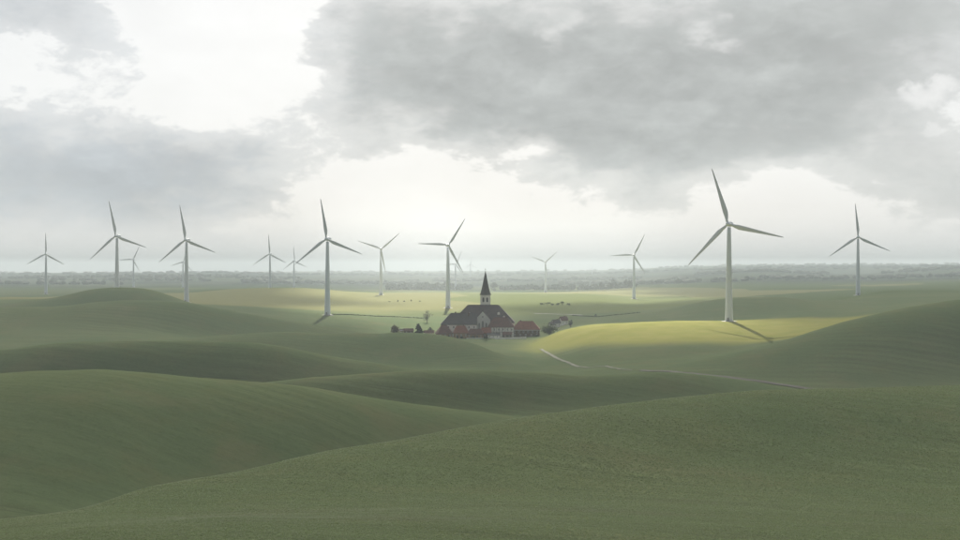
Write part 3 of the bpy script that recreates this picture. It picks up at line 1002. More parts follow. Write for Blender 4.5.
obj('transept_roof', tq.mesh('transept_roof'), M['nave_roof'], tro)
for (xx, zz, ww, wh) in ((TX - 3.2, 9.5, 1.5, 5.2), (TX, 10.5, 1.7, 6.6), (TX + 3.2, 9.5, 1.5, 5.2), (TX, 17.6, 1.2, 1.6)):
    a, b = window_meshes(ww, wh)
    f_ = obj('window', a, None, church, (xx, TY - 0.02, zz))
    obj('pane', b, None, f_)
# tower
T0, TT = (1.9, 5.5), 36.8
tw_ = MB()
hw = 4.55
tw_.box(T0[0] - hw, T0[0] + hw, T0[1] - hw, T0[1] + hw, 0, TT)
two = obj('tower', tw_.mesh('tower'), M['render'], church)
tc_ = MB()
tc_.box(T0[0] - hw - 0.35, T0[0] + hw + 0.35, T0[1] - hw - 0.35, T0[1] + hw + 0.35, TT + 0.003, TT + 0.5)
obj('cornice', tc_.mesh('cornice'), M['render_grey'], two)
tc_ = MB()
tc_.box(T0[0] - hw - 0.15, T0[0] + hw + 0.15, T0[1] - hw - 0.15, T0[1] + hw + 0.15, 28.6, 29.0)
obj('string_course', tc_.mesh('string_course'), M['render_grey'], two)
for side in range(4):
    a = side * math.pi / 2
    for sx in (-1.75, 1.75):
        lm = MB()
        n = 8
        pts = [(-0.85, 0), (0.85, 0)] + [(0.85 * math.cos(math.pi * q / n), 3.4 + 0.85 * math.sin(math.pi * q / n)) for q in range(n + 1)]
        v = [(p[0], -0.12, p[1]) for p in pts] + [(p[0], 0.1, p[1]) for p in pts]
        m_ = len(pts)
        lm.add(v, [tuple(range(m_)), tuple(range(2 * m_ - 1, m_ - 1, -1))] + [(i, i + m_, (i + 1) % m_ + m_, (i + 1) % m_) for i in range(m_)])
        for q in range(6):
            lm.box(-0.8, 0.8, -0.26, -0.1, 0.3 + q * 0.6, 0.45 + q * 0.6)
        px_ = T0[0] + math.cos(a) * sx + math.sin(a) * hw
        py_ = T0[1] + math.sin(a) * sx - math.cos(a) * hw
        obj('belfry_opening', lm.mesh('belfry_opening'), M['louvre'], two, (px_, py_, 30.6), (0, 0, a))
spm = MB()
spm.lathe([(6.0, TT + 0.5), (4.9, TT + 2.2), (3.6, TT + 6.5), (0.16, TT + 22.6)], 8, T0, math.pi / 8)
spo = obj('spire', spm.mesh('spire'), M['spire'], church)
fm_ = MB()
fm_.box(T0[0] - 0.09, T0[0] + 0.09, T0[1] - 0.09, T0[1] + 0.09, TT + 22.2, TT + 25.6)
fm_.box(T0[0] - 0.7, T0[0] + 0.7, T0[1] - 0.08, T0[1] + 0.08, TT + 24.2, TT + 24.5)
fm_.lathe([(0.12, TT + 22.6), (0.32, TT + 22.9), (0.12, TT + 23.2)], 8, T0)
obj('finial', fm_.mesh('finial'), M['steel'], spo)

house('long_house', 'long white house with dark slate hipped roof joined to the church end', -19.5, 1221.5, 1.5, 32.5, 17, 11.2, 20.8, 9.5, 0,
      'render', 'slate', [(8.6, 7, 1.2, 1.9), (4.2, 7, 1.2, 1.9)], [(8.0, 3, 1.1, 1.8)], [(-3, 2, 1.2), (9, -2, 1.0)], 6.0, group='houses around the church')
house('timbered_house', 'white half timbered house under a dull brown roof in front of the church', 19.2, 1214.0, -2, 23.5, 15, 9.2, 17.2, 5.5, 6.5,
      'render', 'dull_roof', [(6.9, 6, 1.1, 1.6), (2.6, 6, 1.1, 1.6)], [(6.5, 3, 1.1, 1.6)], [(4, 2, 1.0)], 2.0, timber=True, group='houses around the church')
house('hipped_house', 'low dark walled house with bright brick red hipped roof at the village end', 42.0, 1219.5, -3, 25.0, 14, 6.6, 13.4, 6.5, 6.5,
      'brown_wall', 'brick_roof', [(4.3, 6, 1.3, 1.7), (1.6, 5, 1.2, 1.3)], [(4.0, 2, 1.2, 1.6)], [(-5, 1.5, 1.0)], None, group='houses around the church')
eb = bpy.data.objects['hipped_house']
em = MB()
em.box(-13.2, 13.2, -7.75, -7.45, 5.7, 6.05)
obj('eave_board', em.mesh('eave_board'), M['white_trim'], eb)
house('cottage', 'small cottage with steep dark red roof at the edge of the village by the grass', -32.3, 1197.0, 14, 13.0, 11.5, 4.2, 11.0, 4.6, 4.6,
      'ochre_wall', 'dull_roof', [(2.4, 3, 1.1, 1.3)], [(2.4, 2, 1.0, 1.2)], [], 3.2, group='houses around the church')
house('cottage', 'small cottage with orange red roof before the long white house', -17.2, 1196.0, 4, 13.0, 10, 5.0, 10.6, 3.2, 3.2,
      'ochre_wall', 'brick_roof', [(2.7, 3, 1.1, 1.4)], [(2.7, 2, 1.0, 1.3)], [(2.5, 1.0, 0.9)], -3.2, group='houses around the church')
house('cottage', 'low brown red roofed cottage in front of the pale church gable', -4.0, 1195.0, -5, 14.0, 9, 3.7, 7.9, 2.6, 2.6,
      'ochre_wall', 'dull_roof', [(2.0, 4, 1.0, 1.2)], [(2.0, 2, 1.0, 1.2)], [(3.0, 0.8, 0.9)], 1.8, group='houses around the church')
house('cottage', 'tiny red roofed house wedged between the church gable and timbered house', 5.5, 1200.5, 8, 7.5, 8, 4.6, 8.8, 0, 0,
      'brown_wall', 'brick_roof', [(2.6, 2, 1.0, 1.3)], [(2.6, 1, 1.0, 1.3)], [], None, group='houses around the church')
house('shed', 'low white shed with a flat pitched grey roof by the timbered house', 12.2, 1192.5, -3, 10.5, 6, 2.9, 4.2, 0, 0,
      'render', 'slate', [(1.6, 3, 0.9, 0.9)], [], [], None, cat='shed', group='houses around the church')
house('shed', 'narrow brown lean shed with pale door beside the timbered house', 24.5, 1197.0, -2, 7.5, 6, 3.0, 5.0, 0, 0,
      'brown_wall', 'dull_roof', [(1.8, 2, 0.9, 0.9)], [], [], 0.0, cat='shed', group='houses around the church')
# outlying
x, y, z = at(408.5, 1262)
house('shed', 'red brown barn roofed shed out between the two dark trees', x, y, 8, 8.5, 6, 2.4, 4.2, 0, 0, 'brown_wall', 'dull_roof', [(1.5, 2, 0.8, 0.8)], cat='shed')
x, y, z = at(402.5, 1264)
house('shed', 'cream walled hut beside the red brown shed', x, y, 0, 5.5, 5, 2.3, 3.4, 0, 0, 'cream', 'slate', [(1.4, 1, 0.8, 0.8)], cat='shed')
x, y, z = at(429, 1245)
house('shed', 'cream walled low stable by the edge of the village', x, y, 4, 9.0, 5, 2.2, 3.6, 0, 0, 'cream', 'dull_roof', [(1.3, 2, 0.8, 0.8)], cat='shed')
for (px, d_, w_, eh, rh, lab, rm) in ((556, 1322, 7.5, 4.4, 7.2, 'white cottage with grey roof peeping over the sunlit knoll', 'slate'),
                                      (563.5, 1345, 7.0, 4.8, 8.0, 'white cottage with red brown roof peeping over the sunlit knoll', 'dull_roof'),
                                      (552, 1306, 4.5, 4.0, 6.2, 'white gabled hut behind the bush at the village end', 'slate')):
    x, y, z = at(px, d_)
    house('cottage', lab, x, y, 20, w_, 6.5, eh, rh, 0, 0, 'render', rm, [(2.4, 2, 1.0, 1.2)], [(2.4, 1, 1.0, 1.2)], [(1.5, 0.8, 0.8)], group='houses behind the knoll')


# low garden walls draped over the ground
def run_wall(name, label, pts, h, t, mat, cap=None):
    P_ = []
    for (a, b) in zip(pts[:-1], pts[1:]):
        n = max(2, int(math.hypot(b[0] - a[0], b[1] - a[1]) / 3))
        for k in range(n):
            P_.append((a[0] + (b[0] - a[0]) * k / n, a[1] + (b[1] - a[1]) * k / n))
    P_.append(pts[-1])
    v, f = [], []
    for i, p in enumerate(P_):
        q0, q1 = P_[max(i - 1, 0)], P_[min(i + 1, len(P_) - 1)]
        dx_, dy_ = q1[0] - q0[0], q1[1] - q0[1]
        L = math.hypot(dx_, dy_)
        nx, ny = -dy_ / L * t / 2, dx_ / L * t / 2
        z = float(gz(*p))
        v += [(p[0] + nx, p[1] + ny, z - 0.5), (p[0] - nx, p[1] - ny, z - 0.5), (p[0] - nx, p[1] - ny, z + h), (p[0] + nx, p[1] + ny, z + h)]
    for i in range(len(P_) - 1):
        for k in range(4):
            k2 = (k + 1) % 4
            f.append((i * 4 + k, i * 4 + k2, (i + 1) * 4 + k2, (i + 1) * 4 + k))
    f += [(0, 1, 2, 3), tuple((len(P_) - 1) * 4 + k for k in (3, 2, 1, 0))]
    me_ = mesh(name, v, f)
    return tag(obj(name, me_, M[mat]), label, 'wall')


run_wall('garden_wall', 'low white garden wall curving in front of the timbered house', [(13, 1180), (20, 1178.5), (30, 1180), (41, 1186)], 1.4, 0.5, 'render')
run_wall('garden_wall', 'short grey white wall below the brown red cottage', [(-12, 1184), (-4, 1182.5), (3, 1183.5)], 1.0, 0.5, 'render_grey')


# ------------------------------------------------------------------ trees, shrubs, hedges
def leaf_cloud(n, centre, rad, leaf, r_, squash=1.0, mb=None, lobes=None):
    """leaf-sized faces through the crown volume, gathered in clumps"""
    mb = mb or MB()
    cl = lobes or max(5, int(n / 45))
    cs = []
    for k in range(cl):
        while True:
            p = r_.normal(0, 0.5, 3)
            if np.linalg.norm(p) < 1.0:
                break
        cs.append((np.array(centre) + p * np.array(rad) * 0.85, 0.28 + 0.28 * r_.random()))
    for k in range(n):
        c, s_ = cs[int(r_.integers(cl))]
        p = r_.normal(0, 1, 3)
        p = p / np.linalg.norm(p) * r_.random() ** 0.4
        q = c + p * np.array(rad) * s_
        a = Vector(r_.normal(0, 1, 3)).normalized()
        b = a.orthogonal().normalized()
        c2 = a.cross(b)
        L = leaf * (0.6 + 0.8 * r_.random())
        q = Vector(q)
        mb.add([q - b * L * 0.5, q + c2 * L * 0.35, q + b * L * 0.5, q - c2 * L * 0.35], [(0, 1, 2, 3)])
    return mb


def broad_tree(name, label, px, d, h, wdt, mat, n=520, leaf=0.9, conifer=False, sparse=False, group=None, seed=0, cat='tree'):
    r_ = np.random.default_rng(100 + seed)
    x, y, z = at(px, d)
    root = empty(name, (x, y, z), r_.random() * 6, label, cat, group)
    tk = MB()
    tk.tube([(0, 0, -0.5), (0.1, 0, h * 0.3), (-0.1, 0.1, h * 0.6), (0, 0, h * 0.85)], [h * 0.035, h * 0.026, h * 0.016, h * 0.006])
    for k in range(9 if sparse else 6):
        a = r_.random() * 6.28
        z0 = h * (0.28 + 0.4 * r_.random())
        L = wdt * 0.42 * (0.7 + 0.5 * r_.random())
        tk.tube([(0, 0, z0), (math.cos(a) * L * 0.5, math.sin(a) * L * 0.5, z0 + h * 0.1), (math.cos(a) * L, math.sin(a) * L, z0 + h * 0.2)],
                [h * 0.012, h * 0.008, h * 0.003], 5)
    obj('trunk', tk.mesh('trunk'), M['bark'], root)
    cb = MB()
    if conifer:
        for k in range(9):
            q = k / 8
            leaf_cloud(n // 9, (0, 0, h * (0.16 + 0.76 * q)), (wdt / 2 * (1.05 - 0.85 * q), wdt / 2 * (1.05 - 0.85 * q), h * 0.09), leaf, r_, mb=cb, lobes=7)
    else:
        leaf_cloud(n, (0, 0, h * 0.53), (wdt * 0.56, wdt * 0.56, h * 0.50), leaf, r_, mb=cb)
    obj('crown', cb.mesh('crown'), M[mat], root)
    return root


def shrub(name, label, px, d, h, wdt, mat, n=160, seed=0, group=None):
    r_ = np.random.default_rng(400 + seed)
    x, y, z = at(px, d)
    root = empty(name, (x, y, z), r_.random() * 6, label, 'shrub', group)
    st = MB()
    for k in range(5):
        a = r_.random() * 6.28
        st.tube([(0, 0, -0.3), (math.cos(a) * wdt * 0.15, math.sin(a) * wdt * 0.15, h * 0.35), (math.cos(a) * wdt * 0.3, math.sin(a) * wdt * 0.3, h * 0.7)], [0.1, 0.07, 0.03], 5)
    obj('stem', st.mesh('stem'), M['bark'], root)
    obj('foliage', leaf_cloud(n, (0, 0, h * 0.48), (wdt * 0.55, wdt * 0.55, h * 0.5), 0.75, r_).mesh('foliage'), M[mat], root)
    return root


broad_tree('broadleaf_tree', 'round brownish tree standing alone in the yellow field near the cream hut', 395.2, 1235, 9.0, 8.0, 'leaf_warm', 1500, 0.8, seed=1)
broad_tree('fir_tree', 'dark pointed tree in front of the yellow field beside the village', 418.2, 1215, 11.5, 11.5, 'leaf_dark', 6000, 1.0, conifer=True, seed=2)
broad_tree('broadleaf_tree', 'thin half bare grey tree behind the dark pointed tree', 427, 1420, 12.5, 11.0, 'leaf_grey', 900, 0.6, sparse=True, seed=3)
broad_tree('broadleaf_tree', 'bushy green tree at the end of the red hipped roof', 549, 1195, 9.5, 13.0, 'leaf', 2400, 0.8, seed=4)
broad_tree('broadleaf_tree', 'small round tree on the shoulder of the sunlit knoll', 570.5, 1265, 7.0, 4.5, 'leaf_dark', 600, 0.6, seed=5)
broad_tree('broadleaf_tree', 'low dark tree at the corner of the cottage yard', 430.5, 1262, 7.0, 4.2, 'leaf_dark', 600, 0.6, seed=6)
broad_tree('broadleaf_tree', 'broad tree standing up highest out of the far tree belt', 613, 3600, 24, 26, 'wood_far', 500, 3.2, seed=7, group='large trees in the far tree belt')
broad_tree('broadleaf_tree', 'round tree in the far tree belt next to a turbine tower', 628.5, 3560, 23, 24, 'wood_far', 500, 3.2, seed=8, group='large trees in the far tree belt')
broad_tree('broadleaf_tree', 'large tree in the far wood just behind the church spire', 494.5, 3500, 23, 26, 'wood_far', 500, 3.2, seed=9, group='large trees in the far tree belt')
ORD = ('first', 'second', 'third', 'fourth', 'fifth', 'sixth')
for i, (px, d_, h, wd) in enumerate(((541.5, 1880, 3.0, 4.5), (547.5, 1885, 5.8, 5.6), (553, 1880, 2.6, 4.0), (558, 1882, 3.6, 5.0), (562.5, 1884, 6.0, 5.4), (568.5, 1884, 2.8, 4.0))):
    shrub('shrub', '%s of the shrubs behind the pale road, counted from the church' % (ORD[i] + (' and tall' if h > 5 else ' and low')),
          px, d_, h * 1.1, wd * 1.7, 'leaf', 260, i, 'shrubs along the pale road')
for i, (px, d_, h, wd) in enumerate(((389.5, 1960, 1.8, 3.6), (397.8, 1965, 3.2, 3.2), (404, 1972, 1.5, 5.2), (411, 1975, 2.8, 2.8), (420, 1970, 1.4, 6.0))):
    shrub('shrub', '%s tiny shrub on the bright plain, counted towards the church from the Y rotor turbine' % ORD[i],
          px, d_, h, wd, 'leaf', 90, 20 + i, 'shrubs on the bright plain')
shrub('shrub', 'little bush where the hedge meets the field corner', 595.5, 1500, 3.0, 3.2, 'leaf_dark', 100, 40)
for i, (px, d_, h, wd, lab) in enumerate(((432.5, 1190, 2.2, 3.4, 'dark bush at the wall of the steep roofed cottage'),
                                          (461.5, 1187, 2.2, 4.5, 'dark bush under the orange red roof'),
                                          (474, 1186, 2.4, 5.5, 'dark bush under the low brown red roof'),
                                          (486.5, 1186, 2.0, 4.5, 'dark bush beside the white shed'),
                                          (510, 1186, 2.4, 5.5, 'dark bush behind the curving garden wall'),
                                          (519, 1190, 2.0, 4.5, 'dark bush before the red hipped house'),
                                          (536, 1200, 2.6, 6.0, 'dark bush at the far corner of the red hipped house'))):
    shrub('shrub', lab, px, d_, h, wd, 'leaf_dark', 150, 50 + i)


def hedge(label, pts, h, wdt, seed, mat='leaf_dark'):
    r_ = np.random.default_rng(700 + seed)
    mb = MB()
    for (a, b) in zip(pts[:-1], pts[1:]):
        L = math.hypot(b[0] - a[0], b[1] - a[1])
        for k in range(int(L * 9)):
            t = r_.random()
            x, y = a[0] + (b[0] - a[0]) * t + r_.normal(0, wdt * 0.3), a[1] + (b[1] - a[1]) * t + r_.normal(0, wdt * 0.3)
            z = float(gz(x, y)) + r_.random() ** 0.8 * h
            q = Vector((x, y, z))
            n_ = Vector(r_.normal(0, 1, 3)).normalized()
            e = n_.orthogonal().normalized()
            g_ = n_.cross(e)
            s_ = 0.35 + 0.4 * r_.random()
            mb.add([q - e * s_, q + g_ * s_ * 0.7, q + e * s_, q - g_ * s_ * 0.7], [(0, 1, 2, 3)])
    return tag(obj('hedge', mb.mesh('hedge'), M[mat]), label, 'hedge')


def line(pts, dmin=1250):
    return [spot(p[0], p[1], dmin)[:2] for p in pts]


hedge('long thin hedge between the bright plain and the yellow field by the village', line([(332, 314.8), (360, 315.5), (385, 316.8), (410, 317.8), (426, 318.6)]), 0.7, 0.9, 1, 'leaf')
hedge('thin hedge running up from the pale road towards the dull hill', line([(572, 315.6), (585, 316.4), (597, 317), (612, 315.5), (640, 312.8)]), 0.7, 0.9, 2, 'leaf')


# far woods that read as one mass: lumpy crowns joined
_ico = bmesh.new()
bmesh.ops.create_icosphere(_ico, subdivisions=2, radius=1.0)
ICV = np.array([v.co[:] for v in _ico.verts])
ICF = [tuple(v.index for v in f.verts) for f in _ico.faces]
_ico.free()


def wood(label, spots, seed):
    r_ = np.random.default_rng(900 + seed)
    V_, F_ = [], []
    b = 0
    for (x, y, s_, h) in spots:
        z = float(gz(x, y))
        jit = 1 + (0.32 if seed == 1 else 0.14) * r_.normal(0, 1, (len(ICV), 1)).clip(-1.6, 1.6)
        p = ICV * jit * np.array([s_, s_, h * 0.55]) + np.array([x, y, z + h * 0.45])
        V_.append(p)
        F_ += [tuple(i + b for i in f) for f in ICF]
        b += len(ICV)
    V_ = np.concatenate(V_)
    return tag(obj('forest', mesh('forest', V_.tolist(), F_, seed != 1), M['wood_far']), label, 'forest', None, 'stuff')


def belt(px0, px1, d0, d1, n, s0, s1, r_):
    L = []
    for k in range(n):
        q = r_.random()
        d_ = d0 + (d1 - d0) * r_.random()
        px = px0 + (px1 - px0) * q
        s_ = s0 + (s1 - s0) * r_.random()
        L.append(((px - 480) / F * d_, d_, s_, s_ * (1.5 + 0.7 * r_.random())))
    return L


r_ = np.random.default_rng(5)
sp_ = belt(388, 470, 3650, 3950, 150, 5, 9, r_) + belt(500, 560, 3700, 3900, 60, 4, 7, r_)
for k in range(70):
    t = r_.random()
    px = 545 + 90 * t
    d_ = 3780 - 220 * t + r_.normal(0, 22)
    s_ = 4 + 4 * r_.random()
    sp_.append(((px - 480) / F * d_, d_, s_, s_ * (1.5 + 0.5 * r_.random())))
wood('dark belt of trees across the plain behind the church', sp_, 1)
sp_ = []
for (p0, p1, d0, d1, n) in ((-40, 300, 6400, 6900, 260), (40, 210, 5600, 5900, 90), (240, 420, 5200, 5700, 170), (430, 640, 5900, 6500, 170), (560, 700, 5000, 5300, 90),
                            (690, 830, 6500, 6950, 240), (760, 1000, 4700, 5100, 150), (880, 1000, 6300, 6900, 110), (640, 760, 4400, 4700, 60), (-40, 120, 4600, 4900, 60)):
    sp_ += [(a, b_, c, 9 + 8 * r_.random()) for (a, b_, c, e) in belt(p0, p1, d0, d1, int(n * 0.6), 8, 18, r_)]
wood('hazy woods scattered over the distant plain and hills', sp_, 2)
sp_ = []
for (p0, p1, d0, d1, n) in ((-40, 500, 9000, 9900, 150), (480, 1000, 8600, 9800, 160), (600, 1000, 12500, 13600, 80), (-40, 600, 12500, 13600, 80)):
    sp_ += [(a, b_, c, 11 + 7 * r_.random()) for (a, b_, c, e) in belt(p0, p1, d0, d1, n, 14, 30, r_)]
wood('pale blue woods along the horizon', sp_, 3)


# ------------------------------------------------------------------ tracks and roads draped on the land
def ribbon(name, label, pts, wdt, mat, lift=0.12):
    P_ = []
    for (a, b) in zip(pts[:-1], pts[1:]):
        n = max(2, int(math.hypot(b[0] - a[0], b[1] - a[1]) / 2.5))
        for k in range(n):
            P_.append((a[0] + (b[0] - a[0]) * k / n, a[1] + (b[1] - a[1]) * k / n))
    P_.append(pts[-1])
    v, f = [], []
    for i, p in enumerate(P_):
        q0, q1 = P_[max(i - 2, 0)], P_[min(i + 2, len(P_) - 1)]
        dx_, dy_ = q1[0] - q0[0], q1[1] - q0[1]
        L = math.hypot(dx_, dy_) or 1
        for s_ in (-1, -0.33, 0.33, 1):
            wob_ = wdt / 2 * s_ * (1 + 0.15 * math.sin(i * 0.9 + s_))
            x, y = p[0] - dy_ / L * wob_, p[1] + dx_ / L * wob_
            v.append((x, y, float(gz(x, y)) + lift))
    for i in range(len(P_) - 1):
        for k in range(3):
            a = i * 4 + k
            f.append((a, a + 4, a + 5, a + 1))
    return tag(obj(name, mesh(name, v, f, True), M[mat]), label, None, None, 'structure')


ribbon('farm_track', 'worn gravel farm track winding through the hollow below the village',
       line([(541, 349.5), (549, 354), (557, 358.6), (563, 361), (570, 363.6), (577.5, 366.8), (588, 368), (598, 366.6), (606, 366.2), (612, 368), (620, 369.6), (632, 370.2)], 700), 2.2, 'track', 0.25)
M['soil'] = plain('bare_soil', (0.060, 0.056, 0.042), 0.95, 0.35, 0.2, 0.2)
ribbon('field_path', 'narrow dark earth path along the foot of the broad hill',
       line([(640, 370.6), (660, 371.3), (684, 373.2), (712, 376), (740, 379), (768, 382.8), (792, 386.5), (812, 389.5)], 690), 3.6, 'soil', 0.25)
ribbon('road', 'pale road behind the village', line([(534, 313.6), (545, 314), (556, 314.4), (570, 314.8), (582, 315.4)]), 4.5, 'road', 0.35)

# ------------------------------------------------------------------ grass on the near hill
nb = 9
tv, tf = [], []
for k in range(nb):
    a = rng.random() * 6.28
    rr_ = 0.30 * rng.random() ** 0.5
    bx_, by_ = rr_ * math.cos(a * 2.3), rr_ * math.sin(a * 2.3)
    hgt = 0.12 + 0.12 * rng.random()
    lean = 0.22 + 0.16 * rng.random()
    wd = 0.030 + 0.02 * rng.random()
    ca_, sa_ = math.cos(a), math.sin(a)
    o = len(tv)
    tv += [(bx_ - wd * sa_, by_ + wd * ca_, -0.05), (bx_ + wd * sa_, by_ - wd * ca_, -0.05),
           (bx_ + lean * 0.4 * ca_ + wd * 0.7 * sa_, by_ + lean * 0.4 * sa_ - wd * 0.7 * ca_, hgt * 0.6),
           (bx_ + lean * 0.4 * ca_ - wd * 0.7 * sa_, by_ + lean * 0.4 * sa_ + wd * 0.7 * ca_, hgt * 0.6),
           (bx_ + lean * ca_, by_ + lean * sa_, hgt)]
    tf += [(o, o + 1, o + 2, o + 3), (o + 3, o + 2, o + 4)]


def grass_mat():
    m_, t, b = new_mat('grass_blades')
    geo = t.node('ShaderNodeObjectInfo')
    pos = t.node('ShaderNodeNewGeometry').outputs['Position']
    n = t.noise(pos, 0.05, 4.0, 0.6)
    n2 = t.noise(pos, 0.45, 4.0, 0.6)
    col = t.mix(geo.outputs['Random'], (0.172, 0.226, 0.104), (0.200, 0.246, 0.118))
    col = t.mix(t.m('MULTIPLY', t.ss(n, 0.45, 0.75), 0.35), col, (0.185, 0.185, 0.105))
    col = t.mix(t.m('MULTIPLY', t.ss(n2, 0.5, 0.75), 0.4), col, (0.105, 0.130, 0.062))
    sp = t.node('ShaderNodeSeparateXYZ')
    t.l.new(pos, sp.inputs[0])
    across = t.m('ADD', t.m('MULTIPLY', sp.outputs[1], 0.97), t.m('MULTIPLY', sp.outputs[0], 0.24))
    along = t.m('SUBTRACT', sp.outputs[0], t.m('MULTIPLY', sp.outputs[1], 0.24))
    st1 = t.noise(t.xyz(t.m('MULTIPLY', along, 0.06), t.m('MULTIPLY', across, 0.45), 0.0), 1.0, 5.0, 0.65)
    st2 = t.noise(t.xyz(t.m('MULTIPLY', along, 0.015), t.m('MULTIPLY', across, 0.08), 0.0), 1.0, 3.0, 0.6)
    sf = t.m('ADD', 0.45, t.m('ADD', t.m('MULTIPLY', st1, 0.60), t.m('MULTIPLY', st2, 0.50)))
    col = t.mix(1.0, col, t.xyz(sf, sf, sf), 'MULTIPLY')
    t.l.new(col, b.inputs['Base Color'])
    b.inputs['Roughness'].default_value = 0.7
    b.inputs['Specular IOR Level'].default_value = 0.2
    tr = t.node('ShaderNodeBsdfTranslucent')
    t.l.new(col, tr.inputs['Color'])
    mx = t.node('ShaderNodeMixShader')
    mx.inputs[0].default_value = 0.45
    t.l.new(b.outputs[0], mx.inputs[1])
    t.l.new(tr.outputs[0], mx.inputs[2])
    t.l.new(mx.outputs[0], t.n['Material Output'].inputs['Surface'])
    return m_


GM = grass_mat()
tuft_me = mesh('grass_tuft', tv, tf)
tuft_me.materials.append(GM)
tuft = bpy.data.objects.new('grass_tuft', tuft_me)      # instanced only, never linked to the scene
NG = 580000
th_g = np.radians(rng.uniform(-36, 36, NG))
r_g = 95.0 * (480.0 / 95.0) ** rng.random(NG)
gx, gy = r_g * np.sin(th_g), r_g * np.cos(th_g)
ug = 480.0 + F * np.tan(th_g)
crest_d = smooth_interp([(-200, 180), (0, 195), (200, 235), (480, 300), (700, 350), (960, 400), (1160, 430)], ug)
keep = gy < crest_d + 18
gx, gy, r_g = gx[keep], gy[keep], r_g[keep]
gpts = np.stack([gx, gy, gz(gx, gy)], -1)
gm = bpy.data.meshes.new('grass')
gm.vertices.add(len(gpts))
gm.vertices.foreach_set('co', gpts.ravel())
att = gm.attributes.new('size', 'FLOAT', 'POINT')
att.data.foreach_set('value', (0.34 + 0.32 * rng.random(len(gpts))) * np.clip(r_g / 200, 0.8, 1.5))
att = gm.attributes.new('turn', 'FLOAT', 'POINT')
att.data.foreach_set('value', rng.random(len(gpts)) * 6.283)
gm.update()
gm.materials.append(GM)
gro = bpy.data.objects.new('grass', gm)
COL.objects.link(gro)
tag(gro, 'short meadow grass covering the near hill', 'grass', None, 'stuff')
gt = bpy.data.node_groups.new('grass_scatter', 'GeometryNodeTree')
gt.interface.new_socket('Geometry', in_out='INPUT', socket_type='NodeSocketGeometry')
gt.interface.new_socket('Geometry', in_out='OUTPUT', socket_type='NodeSocketGeometry')
gi, go = gt.nodes.new('NodeGroupInput'), gt.nodes.new('NodeGroupOutput')
oi = gt.nodes.new('GeometryNodeObjectInfo')
oi.inputs['Object'].default_value = tuft
iop = gt.nodes.new('GeometryNodeInstanceOnPoints')
na = gt.nodes.new('GeometryNodeInputNamedAttribute')
na.data_type = 'FLOAT'
na.inputs['Name'].default_value = 'size'
nb_ = gt.nodes.new('GeometryNodeInputNamedAttribute')
nb_.data_type = 'FLOAT'
nb_.inputs['Name'].default_value = 'turn'
cx = gt.nodes.new('ShaderNodeCombineXYZ')
gt.links.new(nb_.outputs['Attribute'], cx.inputs['Z'])
gt.links.new(gi.outputs[0], iop.inputs['Points'])
gt.links.new(oi.outputs['Geometry'], iop.inputs['Instance'])
gt.links.new(cx.outputs[0], iop.inputs['Rotation'])
gt.links.new(na.outputs['Attribute'], iop.inputs['Scale'])
gt.links.new(iop.outputs['Instances'], go.inputs[0])
md = gro.modifiers.new('scatter', 'NODES')
md.node_group = gt

# ------------------------------------------------------------------ high cloud deck above the view, broken where the sun comes through
CH = 4000.0
OFFY = CH / math.tan(R(SUN_EL))
cxs = np.unique(np.concatenate([np.linspace(-9000, 9000, 61), np.arange(-950, 951, 28.0)]))
cys = np.unique(np.concatenate([np.linspace(-4000, 11800, 61), np.arange(850, 4300, 32.0)]))
CX, CY = np.meshgrid(cxs, cys, indexing='ij')          # where on the land each piece of cloud throws its shade


def hole(cx_, cy_, rx_, ry_, rot=0.0):
    c_, s_ = math.cos(R(rot)), math.sin(R(rot))
    a = ((CX - cx_) * c_ + (CY - cy_) * s_) / rx_
    b = (-(CX - cx_) * s_ + (CY - cy_) * c_) / ry_
    return np.sqrt(a * a + b * b) - 1.0


tt = np.minimum.reduce([hole(142, 1084, 110, 138, 0), hole(40, 2550, 380, 900, -3), hole(-95, 1600, 150, 260, 10), hole(-60, 1330, 45, 120, 0)])
calm = 1.0 - 0.7 * np.exp(-((CX - 156) / 240) ** 2 - ((CY - 1078) / 240) ** 2)
tt = tt + calm * (0.45 * vnoise(CX / 190, CY / 190) + 0.3 * vnoise(CX / 80 + 5, CY / 80))
edge = np.minimum.reduce([9000 - np.abs(CX), CY + 4000, 11800 - CY]) / 900.0
tt = np.minimum(tt, edge)
thick = np.clip(np.minimum(tt / 14.0, edge), 0, 1.0)
top = CH + thick * (420 + 500 * (vnoise(CX / 900, CY / 900) + 0.5) + 160 * vnoise(CX / 300, CY / 300))
bot = CH - thick * (60 + 110 * (vnoise(CX / 700 + 8, CY / 700) + 0.5) + 60 * vnoise(CX / 220, CY / 220))
n1, n2 = CX.shape
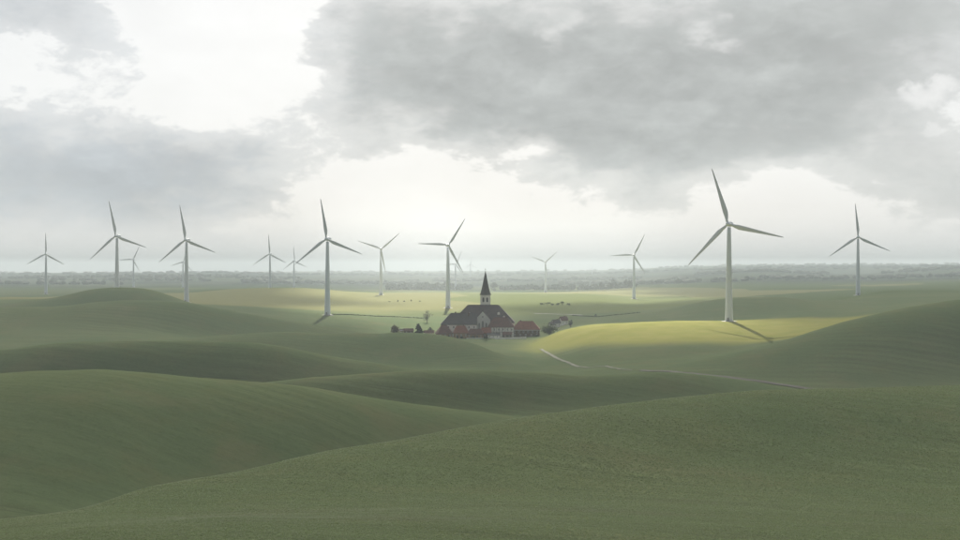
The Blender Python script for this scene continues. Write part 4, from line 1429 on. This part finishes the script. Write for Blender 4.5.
vv = np.concatenate([np.stack([CX, CY + OFFY, top], -1).reshape(-1, 3), np.stack([CX, CY + OFFY, bot], -1).reshape(-1, 3)])
inside = tt > 0
cf = []
N_ = n1 * n2
for i in range(n1 - 1):
    for j in range(n2 - 1):
        if inside[i, j] or inside[i + 1, j] or inside[i, j + 1] or inside[i + 1, j + 1]:
            a, b, c, d = i * n2 + j, (i + 1) * n2 + j, (i + 1) * n2 + j + 1, i * n2 + j + 1
            cf.append((a, b, c, d))
            cf.append((d + N_, c + N_, b + N_, a + N_))
cme = mesh('clouds', vv.tolist(), cf, True)
cm_, t, b = new_mat('cloud')
df = t.node('ShaderNodeBsdfDiffuse')
df.inputs['Color'].default_value = (0.85, 0.86, 0.88, 1)
tl = t.node('ShaderNodeBsdfTranslucent')
tl.inputs['Color'].default_value = (0.80, 0.82, 0.85, 1)
tp = t.node('ShaderNodeBsdfTransparent')
m1 = t.node('ShaderNodeMixShader')
m1.inputs[0].default_value = 0.5
t.l.new(df.outputs[0], m1.inputs[1])
t.l.new(tl.outputs[0], m1.inputs[2])
m2 = t.node('ShaderNodeMixShader')
m2.inputs[0].default_value = 0.49
t.l.new(m1.outputs[0], m2.inputs[1])
t.l.new(tp.outputs[0], m2.inputs[2])
t.l.new(m2.outputs[0], t.n['Material Output'].inputs['Surface'])
tag(obj('clouds', cme, cm_), 'broken grey cloud deck high over the hills', 'clouds', None, 'stuff')

# ------------------------------------------------------------------ haze
HZ = 178.0
hb = MB()
hb.box(-21000, 21000, -21000, 21000, float(ZG.min()) - 1.5, HZ)
hm, t, b = new_mat('haze')
t.n.remove(b)
pv = t.node('ShaderNodeVolumePrincipled')
pv.inputs['Color'].default_value = (0.83, 0.905, 0.97, 1)
pv.inputs['Density'].default_value = 1.35e-4
pv.inputs['Anisotropy'].default_value = 0.0
t.l.new(pv.outputs[0], t.n['Material Output'].inputs['Volume'])
tag(obj('haze', hb.mesh('haze'), hm), 'thin pale haze lying over the land', 'haze', None, 'stuff')
